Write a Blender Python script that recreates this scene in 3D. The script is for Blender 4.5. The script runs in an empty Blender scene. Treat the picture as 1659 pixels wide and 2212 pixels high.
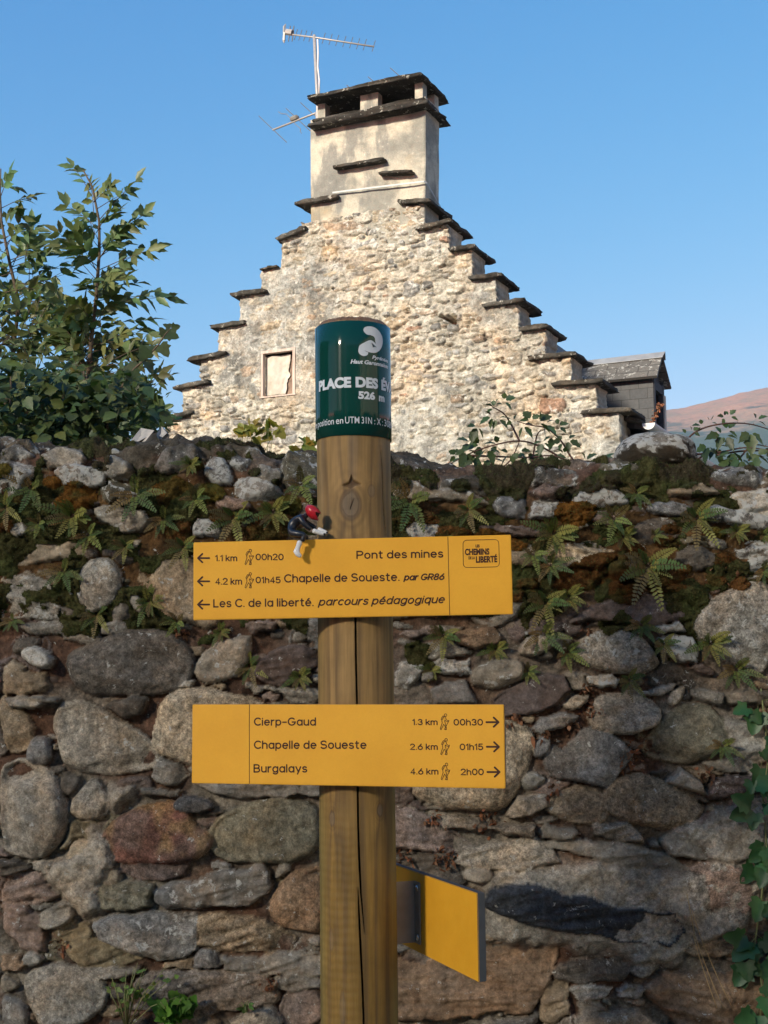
import bpy, bmesh, math, random
import numpy as np
from mathutils import Vector, Matrix
random.seed(7); RNG = np.random.default_rng(11)
rad = math.radians
scene = bpy.context.scene
COL = scene.collection

# ------------------------------------------------------------------ camera
F = 2800.0                       # focal length in units of the 1659 x 2212 view of the photograph
PITCH, ROLL = math.atan(324 / F), rad(-0.25)
cam_data = bpy.data.cameras.new('camera'); cam = bpy.data.objects.new('camera', cam_data); COL.objects.link(cam)
CAM = np.array([0, 0, 1.6])
ROT = Matrix.Rotation(math.pi / 2 + PITCH, 3, 'X') @ Matrix.Rotation(ROLL, 3, 'Z')
cam.matrix_world = Matrix.Translation(CAM) @ ROT.to_4x4()
cam_data.sensor_fit = 'HORIZONTAL'; cam_data.sensor_width = 36; cam_data.lens = 36 * F / 1659
cam_data.clip_start = .05; cam_data.clip_end = 20000
scene.camera = cam
R3 = np.array(ROT)

# ------------------------------------------------------------------ light
SUN_AZ, SUN_EL = rad(40), rad(23)      # sun behind the camera, to its left
sun_dir = Vector((-math.sin(SUN_AZ) * math.cos(SUN_EL), -math.cos(SUN_AZ) * math.cos(SUN_EL), math.sin(SUN_EL)))
world = bpy.data.worlds.new('World'); scene.world = world; world.use_nodes = True
wn = world.node_tree; wn.nodes.clear()
sky = wn.nodes.new('ShaderNodeTexSky'); sky.sky_type = 'NISHITA'; sky.sun_disc = False
sky.sun_elevation = SUN_EL; sky.sun_rotation = math.pi + SUN_AZ
sky.altitude = 500; sky.air_density = 1.0; sky.dust_density = 0.15; sky.ozone_density = 3.5
bg = wn.nodes.new('ShaderNodeBackground'); bg.inputs[1].default_value = 0.10
wo = wn.nodes.new('ShaderNodeOutputWorld')
ss = wn.nodes.new('ShaderNodeSeparateColor'); sc_ = wn.nodes.new('ShaderNodeCombineColor'); wn.links.new(sky.outputs[0], ss.inputs[0])
for ch, (pw, k) in enumerate(((2.1, .29), (.92, .80), (.50, 1.60))):      # a clear autumn sky: deep azure overhead, pale towards the hills
    p1 = wn.nodes.new('ShaderNodeMath'); p1.operation = 'POWER'; p1.inputs[1].default_value = pw; p2 = wn.nodes.new('ShaderNodeMath'); p2.operation = 'MULTIPLY'; p2.inputs[1].default_value = k
    wn.links.new(ss.outputs[ch], p1.inputs[0]); wn.links.new(p1.outputs[0], p2.inputs[0]); wn.links.new(p2.outputs[0], sc_.inputs[ch])
wn.links.new(sc_.outputs[0], bg.inputs[0]); wn.links.new(bg.outputs[0], wo.inputs[0])
sl = bpy.data.lights.new('sun', 'SUN'); sl.energy = 4.0; sl.angle = rad(5.5); sl.color = (1, .90, .74)
so = bpy.data.objects.new('sun', sl); COL.objects.link(so); so.location = (-30, -40, 40)
so.rotation_euler = sun_dir.to_track_quat('Z', 'Y').to_euler()
scene.view_settings.view_transform = 'Standard'; scene.view_settings.look = 'None'
scene.view_settings.gamma = 1; scene.view_settings.exposure = 1.32
scene.view_settings.use_curve_mapping = False

# ------------------------------------------------------------------ geometry helpers
def ray(px, py):
    return R3 @ np.array([(px - 829.5) / F, -(py - 1106) / F, -1.0])
def at(px, py, Y):
    d = ray(px, py); return CAM + d * (Y / d[1])
ROOT = {}
def finish(o, parent):
    COL.objects.link(o)
    if parent is not None:
        o.parent = parent; ROOT[o.name] = ROOT.get(parent.name, np.zeros(3))
    else:
        ROOT[o.name] = np.zeros(3)
    return o
def tag(o, label=None, cat=None, group=None, kind=None):
    if label: o['label'] = label
    if cat: o['category'] = cat
    if group: o['group'] = group
    if kind: o['kind'] = kind
    return o
def thing(name, label, cat, loc, group=None):
    o = bpy.data.objects.new(name, None); COL.objects.link(o); o.location = loc
    o.empty_display_size = .1
    ROOT[o.name] = np.array(loc, float); tag(o, label, cat, group); return o
def mesh(name, verts, faces, mats, parent=None, smooth=True, cols=None, msk=None, mi=None, origin=None, autos=None):
    """verts are world coordinates"""
    V = np.asarray(verts, float).reshape(-1, 3)
    off = ROOT.get(parent.name, np.zeros(3)) if parent is not None else (np.zeros(3) if origin is None else np.array(origin, float))
    V = V - off
    m = bpy.data.meshes.new(name)
    if isinstance(faces, np.ndarray):
        k = faces.shape[1]; n = len(faces)
        m.vertices.add(len(V)); m.vertices.foreach_set('co', V.astype(np.float32).ravel())
        m.loops.add(n * k); m.loops.foreach_set('vertex_index', faces.astype(np.int32).ravel())
        m.polygons.add(n); m.polygons.foreach_set('loop_start', np.arange(0, n * k, k, dtype=np.int32))
        m.polygons.foreach_set('loop_total', np.full(n, k, np.int32))
        m.update(calc_edges=True); m.validate()
    else:
        m.from_pydata(V.tolist(), [], [list(f) for f in faces]); m.update()
    for mm in (mats if isinstance(mats, (list, tuple)) else [mats]): m.materials.append(mm)
    m.polygons.foreach_set('use_smooth', np.full(len(m.polygons), bool(smooth)))
    if mi is not None: m.polygons.foreach_set('material_index', np.asarray(mi, np.int32))
    for nm, c in (('Col', cols), ('Msk', msk)):
        if c is not None:
            c = np.asarray(c, float); c4 = np.ones((len(V), 4), np.float32); c4[:, :c.shape[1]] = c
            a = m.attributes.new(nm, 'FLOAT_COLOR', 'POINT'); a.data.foreach_set('color', c4.ravel())
    o = bpy.data.objects.new(name, m)
    if parent is None and origin is not None: o.location = origin
    finish(o, parent)
    if parent is None and origin is not None: ROOT[o.name] = np.array(origin, float)
    return o
class MB:
    def __init__(s): s.v = []; s.f = []; s.c = []; s.mi = []
    def add(s, v, f, c=None, mi=0):
        n = len(s.v); s.v += [tuple(map(float, p)) for p in v]; s.f += [tuple(i + n for i in q) for q in f]
        s.c += [c if c is not None else (1, 1, 1)] * len(v); s.mi += [mi] * len(f)
    def box(s, lo, hi, T=None, c=None, mi=0):
        (x0, y0, z0), (x1, y1, z1) = lo, hi
        v = [(x0, y0, z0), (x1, y0, z0), (x1, y1, z0), (x0, y1, z0), (x0, y0, z1), (x1, y0, z1), (x1, y1, z1), (x0, y1, z1)]
        if T: v = [T(p) for p in v]
        s.add(v, [(0, 3, 2, 1), (4, 5, 6, 7), (0, 1, 5, 4), (1, 2, 6, 5), (2, 3, 7, 6), (3, 0, 4, 7)], c, mi)
    def tube(s, pts, radii, n=6, c=None, cap=True, mi=0):
        pts = [Vector(p) for p in pts]
        if not isinstance(radii, (list, tuple, np.ndarray)): radii = [radii] * len(pts)
        ref = None; rings = []
        for i, p in enumerate(pts):
            d = (pts[min(i + 1, len(pts) - 1)] - pts[max(i - 1, 0)])
            if d.length < 1e-9: d = Vector((0, 0, 1))
            d.normalize()
            if ref is None:
                ref = d.orthogonal().normalized()
            ref = (ref - d * ref.dot(d))
            ref = ref.normalized() if ref.length > 1e-6 else d.orthogonal().normalized()
            b = d.cross(ref)
            rings.append([p + (ref * math.cos(2 * math.pi * k / n) + b * math.sin(2 * math.pi * k / n)) * radii[i] for k in range(n)])
        v = [q for r in rings for q in r]; f = []
        for i in range(len(pts) - 1):
            for k in range(n):
                f.append((i * n + k, i * n + (k + 1) % n, (i + 1) * n + (k + 1) % n, (i + 1) * n + k))
        if cap:
            f.append(tuple(reversed(range(n)))); f.append(tuple((len(pts) - 1) * n + k for k in range(n)))
        s.add(v, f, c, mi)
    def build(s, name, mats, parent=None, smooth=False, cols=False, origin=None):
        return mesh(name, s.v, s.f, mats, parent, smooth, cols=s.c if cols else None, mi=s.mi, origin=origin)

# noise ------------------------------------------------------------
def hsh(ix, iy, seed):
    n = ix.astype(np.int64).astype(np.uint32) * np.uint32(374761393) + iy.astype(np.int64).astype(np.uint32) * np.uint32(668265263) + np.uint32((seed * 1274126177) & 0xffffffff)
    n = (n ^ (n >> np.uint32(13))) * np.uint32(1274126177); n = n ^ (n >> np.uint32(16))
    return n.astype(np.float64) / 4294967295.0
def vnoise(x, y, seed=0):
    x = np.asarray(x, float); y = np.asarray(y, float)
    ix = np.floor(x); iy = np.floor(y); fx = x - ix; fy = y - iy
    u = fx * fx * fx * (fx * (fx * 6 - 15) + 10); v = fy * fy * fy * (fy * (fy * 6 - 15) + 10)
    a = hsh(ix, iy, seed); b = hsh(ix + 1, iy, seed); c = hsh(ix, iy + 1, seed); d = hsh(ix + 1, iy + 1, seed)
    return ((a + (b - a) * u) * (1 - v) + (c + (d - c) * u) * v) * 2 - 1
def fbm(x, y, o=4, seed=0):
    t = 0; a = 1.0; s = 0
    for i in range(o):
        t = t + a * vnoise(x * 2 ** i + 17.3 * i, y * 2 ** i - 9.1 * i, seed + i * 31); s += a; a *= .5
    return t / s
def sstep(a, b, x):
    t = np.clip((x - a) / (b - a), 0, 1); return t * t * (3 - 2 * t)
def chaikin(P, k):
    P = np.asarray(P, float)
    for _ in range(k):
        Q = np.roll(P, -1, 0); P = np.stack([P * .75 + Q * .25, P * .25 + Q * .75], 1).reshape(-1, 2)
    return P
def sdf(px, pz, P):
    """signed distance, positive inside"""
    d = np.full(px.shape, 1e9); s = np.zeros(px.shape, bool)
    n = len(P)
    for i in range(n):
        ax, az = P[i]; bx, bz = P[(i + 1) % n]
        ex, ez = bx - ax, bz - az; wx, wz = px - ax, pz - az
        t = np.clip((wx * ex + wz * ez) / (ex * ex + ez * ez + 1e-12), 0, 1)
        d = np.minimum(d, (wx - ex * t) ** 2 + (wz - ez * t) ** 2)
        c = ((az > pz) != (bz > pz)) & (px < ex * (pz - az) / (ez + (1e-12 if ez >= 0 else -1e-12)) + ax)
        s ^= c
    d = np.sqrt(d); return np.where(s, d, -d)
def voronoi(xs, zs, sites):
    """sites: x z r aspect rot ; metric distance / r. returns F1,F2,id"""
    F1 = np.full((len(zs), len(xs)), 9.0); F2 = F1.copy(); ID = np.zeros(F1.shape, int)
    for k, (x, z, r, asp, rot) in enumerate(sites):
        e = 2.2 * r * max(asp, 1)
        i0, i1 = np.searchsorted(xs, [x - e, x + e]); j0, j1 = np.searchsorted(zs, [z - e, z + e])
        if i1 <= i0 or j1 <= j0: continue
        X = xs[i0:i1][None] - x; Z = zs[j0:j1][:, None] - z
        c, s = math.cos(rot), math.sin(rot)
        u = (X * c + Z * s) / asp; v = -X * s + Z * c
        d = (np.abs(u) ** 2.6 + np.abs(v) ** 2.6) ** (1 / 2.6) / r
        f1 = F1[j0:j1, i0:i1]; f2 = F2[j0:j1, i0:i1]; idd = ID[j0:j1, i0:i1]
        less = d < f1
        f2[...] = np.where(less, f1, np.minimum(f2, d)); idd[...] = np.where(less, k, idd); f1[...] = np.where(less, d, f1)
    return F1, F2, ID
def grid_faces(nz, nx, keep=None):
    j, i = np.mgrid[0:nz - 1, 0:nx - 1]
    a = j * nx + i
    f = np.stack([a, a + 1, a + nx + 1, a + nx], -1).reshape(-1, 4)
    if keep is not None: f = f[keep.ravel()]
    return f

# ------------------------------------------------------------------ materials
class NT:
    def __init__(s, name):
        s.m = bpy.data.materials.new(name); s.m.use_nodes = True; s.t = s.m.node_tree
        s.b = s.t.nodes['Principled BSDF']; s.o = s.t.nodes['Material Output']
    def n(s, typ, **kw):
        x = s.t.nodes.new(typ)
        for k, v in kw.items(): setattr(x, k, v)
        return x
    def l(s, a, b): s.t.links.new(a, b)
    def coord(s, scale=(1, 1, 1), rot=(0, 0, 0)):
        tc = s.n('ShaderNodeTexCoord'); mp = s.n('ShaderNodeMapping'); mp.inputs['Scale'].default_value = scale; mp.inputs['Rotation'].default_value = rot
        s.l(tc.outputs['Object'], mp.inputs[0]); return mp.outputs[0]
    def noise(s, scale, detail=6, rough=.6, vec=None, dist=0):
        x = s.n('ShaderNodeTexNoise'); x.inputs['Scale'].default_value = scale; x.inputs['Detail'].default_value = detail
        x.inputs['Roughness'].default_value = rough; x.inputs['Distortion'].default_value = dist
        s.l(vec if vec is not None else s.coord(), x.inputs['Vector']); return x.outputs['Fac']
    def rng(s, v, a, b, c=0., d=1., smooth=False):
        x = s.n('ShaderNodeMapRange'); x.inputs[1].default_value = a; x.inputs[2].default_value = b; x.inputs[3].default_value = c; x.inputs[4].default_value = d
        if smooth: x.interpolation_type = 'SMOOTHSTEP'
        s.l(v, x.inputs[0]); return x.outputs[0]
    def math(s, op, a, b):
        x = s.n('ShaderNodeMath', operation=op)
        for i, v in enumerate((a, b)):
            if isinstance(v, (int, float)): x.inputs[i].default_value = v
            else: s.l(v, x.inputs[i])
        return x.outputs[0]
    def mix(s, f, a, b, mode='MIX'):
        x = s.n('ShaderNodeMix', data_type='RGBA', blend_type=mode)
        for i, v in ((0, f), (6, a), (7, b)):
            if isinstance(v, (int, float)): x.inputs[i].default_value = v
            elif isinstance(v, tuple): x.inputs[i].default_value = (*v[:3], 1)
            else: s.l(v, x.inputs[i])
        return x.outputs[2]
    def attr(s, name):
        x = s.n('ShaderNodeAttribute', attribute_name=name); return x
    def val(s, c, f):       # colour times a value
        cc = s.n('ShaderNodeCombineColor'); 
        for i in range(3): s.l(f, cc.inputs[i])
        return s.mix(1.0, c, cc.outputs[0], 'MULTIPLY')
    def bump(s, h, strength, dist, prev=None):
        x = s.n('ShaderNodeBump'); x.inputs['Strength'].default_value = strength; x.inputs['Distance'].default_value = dist
        s.l(h, x.inputs['Height'])
        if prev is not None: s.l(prev, x.inputs['Normal'])
        return x.outputs[0]
    def out(s, color=None, rough=.85, normal=None, spec=.3, metal=0):
        if color is not None:
            if isinstance(color, tuple): s.b.inputs['Base Color'].default_value = (*color[:3], 1)
            else: s.l(color, s.b.inputs['Base Color'])
        if isinstance(rough, float) or isinstance(rough, int): s.b.inputs['Roughness'].default_value = rough
        else: s.l(rough, s.b.inputs['Roughness'])
        s.b.inputs['Specular IOR Level'].default_value = spec; s.b.inputs['Metallic'].default_value = metal
        if normal is not None: s.l(normal, s.b.inputs['Normal'])
        return s.m
def plain(name, c, rough=.7, var=.2, scale=30, bump=0., bscale=80, spec=.3, metal=0, attr=False):
    t = NT(name); base = t.attr('Col').outputs['Color'] if attr else c
    if var:
        f = t.rng(t.noise(scale, 6), .3, .7, 1 - var, 1 + var); base = t.val(base, f)
    nm = t.bump(t.noise(bscale, 8), bump, .01) if bump else None
    return t.out(base, rough, nm, spec, metal)
def leafmat(name, trans=.25, rough=.45):
    t = NT(name); c = t.attr('Col').outputs['Color']
    c = t.val(c, t.rng(t.noise(25, 4), .3, .7, .7, 1.3))
    t.out(c, rough, None, .4)
    tr = t.n('ShaderNodeBsdfTranslucent'); t.l(t.mix(1, c, (1.1, 1.25, .5), 'MULTIPLY'), tr.inputs[0])
    ms = t.n('ShaderNodeMixShader'); ms.inputs[0].default_value = trans
    t.l(t.b.outputs[0], ms.inputs[1]); t.l(tr.outputs[0], ms.inputs[2]); t.l(ms.outputs[0], t.o.inputs[0])
    return t.m
def stonemat(name, fine, lich_col=(.42, .42, .39), bumpd=.004):
    t = NT(name); c = t.attr('Col').outputs['Color']; mk = t.attr('Msk'); sp = t.n('ShaderNodeSeparateColor'); t.l(mk.outputs['Color'], sp.inputs[0])
    v = t.coord()
    n1 = t.noise(fine * .25, 8, .65, v); n2 = t.noise(fine, 8, .72, v); n3 = t.noise(fine * 3., 4, .75, v)
    g_ = sp.outputs[1]
    vary = lambda n_, a: t.math('ADD', 1.0, t.math('MULTIPLY', t.math('MULTIPLY', t.rng(n_, .3, .7, -1, 1), a), t.math('ADD', .35, g_)))
    c = t.val(c, t.rng(n1, .3, .7, .6, 1.4)); c = t.val(c, vary(n2, .45)); c = t.val(c, vary(n3, .42))
    fl_ = t.noise(fine * 1.9, 5, .7, v); c = t.mix(t.rng(fl_, .68, .73, 0, .5), c, lich_col)
    c = t.mix(t.rng(t.noise(fine * .12, 5, .6, v), .45, .68, 0, .55), c, t.mix(1, c, (1.25, .95, .68), 'MULTIPLY'))
    # crustose lichen: pale blotches and small dark ones where the mask allows them
    ln = t.noise(fine * .55, 9, .72, v, .4); lm = t.rng(t.math('ADD', ln, t.math('MULTIPLY', sp.outputs[0], .20)), .625, .665, 0, .85, True)
    c = t.mix(lm, c, lich_col)
    dn = t.noise(fine * .8, 7, .7, v, .6); dm = t.rng(t.math('ADD', dn, t.math('MULTIPLY', sp.outputs[0], .12)), .68, .74, 0, .7, True)
    c = t.mix(dm, c, (.035, .033, .03))
    b = t.bump(n2, .8, bumpd * 2.2); b = t.bump(n3, .8, bumpd, b)
    return t.out(c, .9, b, .2)
M = {}
M['wall'] = stonemat('rubble_stone', 70)
M['gable'] = stonemat('gable_rubble', 14, (.55, .53, .47), .012)
M['slab'] = stonemat('slate_slab', 22, (.42, .40, .34), .01)
M['moss'] = plain('moss', None, 1., .45, 160, .9, 300, .05, attr=True)
M['leaf'] = leafmat('shrub_leaf'); M['fern'] = leafmat('fern_frond', .2, .6); M['ivy'] = leafmat('vine_leaf', .15)
M['stem'] = plain('woody_stem', (.10, .07, .045), .8, .3, 40)
M['canes'] = plain('bramble_cane', (.09, .045, .035), .7, .3, 40)
M['greenstem'] = plain('green_stem', (.16, .17, .07), .7, .2, 40)
M['litter'] = plain('dry_leaf', None, .9, .3, 60, attr=True)

# ------------------------------------------------------------------ ground, hills
mg = NT('gravel_lane'); v = mg.coord(); n1 = mg.noise(.6, 8, .6, v); n2 = mg.noise(40, 6, .7, v)
gc = mg.mix(mg.rng(n1, .4, .6), (.42, .36, .27), (.33, .29, .20)); gc = mg.val(gc, mg.rng(n2, .3, .7, .7, 1.3))
M['ground'] = mg.out(gc, .95, mg.bump(n2, .6, .02), .15)
g = []
for r in (0, 3, 8, 20, 60, 200, 800, 2200, 4200):
    g.append([(r * math.cos(a), r * math.sin(a), 0) for a in np.linspace(0, 2 * math.pi, 48, endpoint=False)])
gv = [p for r in g for p in r]; gf = []
for i in range(len(g) - 1):
    for k in range(48): gf.append((i * 48 + k, (i + 1) * 48 + k, (i + 1) * 48 + (k + 1) % 48, i * 48 + (k + 1) % 48))
tag(mesh('ground', gv, gf, M['ground'], smooth=False), kind='structure')

def hills():
    prof = [(1250, 905), (1440, 889), (1500, 879), (1545, 867), (1590, 853), (1622, 845), (1659, 838), (1740, 820), (1850, 812), (2000, 830), (2200, 860), (2500, 900)]
    Y = 2600.; P = np.array([at(x, y, Y) for x, y in prof])
    xs = np.concatenate([np.linspace(-600, 500, 12, endpoint=False), np.linspace(500, 2400, 330)]); zr = np.interp(xs, P[:, 0], P[:, 2], right=200)
    zr[xs < P[0, 0]] = np.interp(xs[xs < P[0, 0]], [-600, P[0, 0]], [80, P[0, 2]])
    ts = np.linspace(-1, 1, 90)
    X, T = np.meshgrid(xs, ts)
    base = 1 - np.abs(T) ** 1.25
    Z = zr[None] * base
    gul = np.abs(fbm(X / 260 + T, X * 0 + T * 2.2, 5, 5)) * 70 * (1 - base ** 3) * base
    Z = Z - gul + fbm(X / 24, T * 40, 3, 9) * 2.2 * base
    Yg = Y + T * 1300 + fbm(X / 300, T * 3, 3, 8) * 40
    V = np.stack([X, Yg, Z], -1).reshape(-1, 3)
    t = NT('hill_heath'); geo = t.n('ShaderNodeNewGeometry'); sx = t.n('ShaderNodeSeparateXYZ'); t.l(geo.outputs['Position'], sx.inputs[0])
    v = t.coord(); nb = t.noise(.012, 8, .65, v); nf = t.noise(.09, 6, .7, v)
    zz = t.math('ADD', sx.outputs[2], t.rng(nb, .3, .7, -60, 60))
    zz = t.math('ADD', zz, t.math('MULTIPLY', sx.outputs[0], -.12))
    heath = t.mix(t.rng(nb, .42, .6), (.33, .17, .09), (.22, .15, .08)); heath = t.val(heath, t.rng(nf, .3, .7, .8, 1.2))
    forest = t.val((.035, .06, .03), t.rng(nf, .25, .75, .4, 1.7)) if False else t.mix(t.rng(nf, .3, .7), (.022, .04, .022), (.06, .085, .035))
    c = t.mix(t.rng(zz, 325, 375, 0, 1, True), forest, heath)
    m = t.out(c, 1., t.bump(nf, .8, 6.), .05)
    tag(mesh('hills', V, grid_faces(len(ts), len(xs)), m), kind='structure')
hills()

# ------------------------------------------------------------------ rubble garden wall
WY = 3.40
def wallpt(px, py): p = at(px, py, WY - .03); return p[0], p[2]
TILE = {'A': (0, 1400, 1.58), 'B': (1250, 1400, 1.3272), 'C': (0, 2000, 1.58), 'D': (1250, 2100, 1.3272), 'E': (0, 2650, 1.58), 'F': (1250, 2700, 1.3272)}
def tl(t, x, y):
    ox, oy, s = TILE[t]; return (ox + x / s) / 1.507, (oy + y / s) / 1.507
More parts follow.
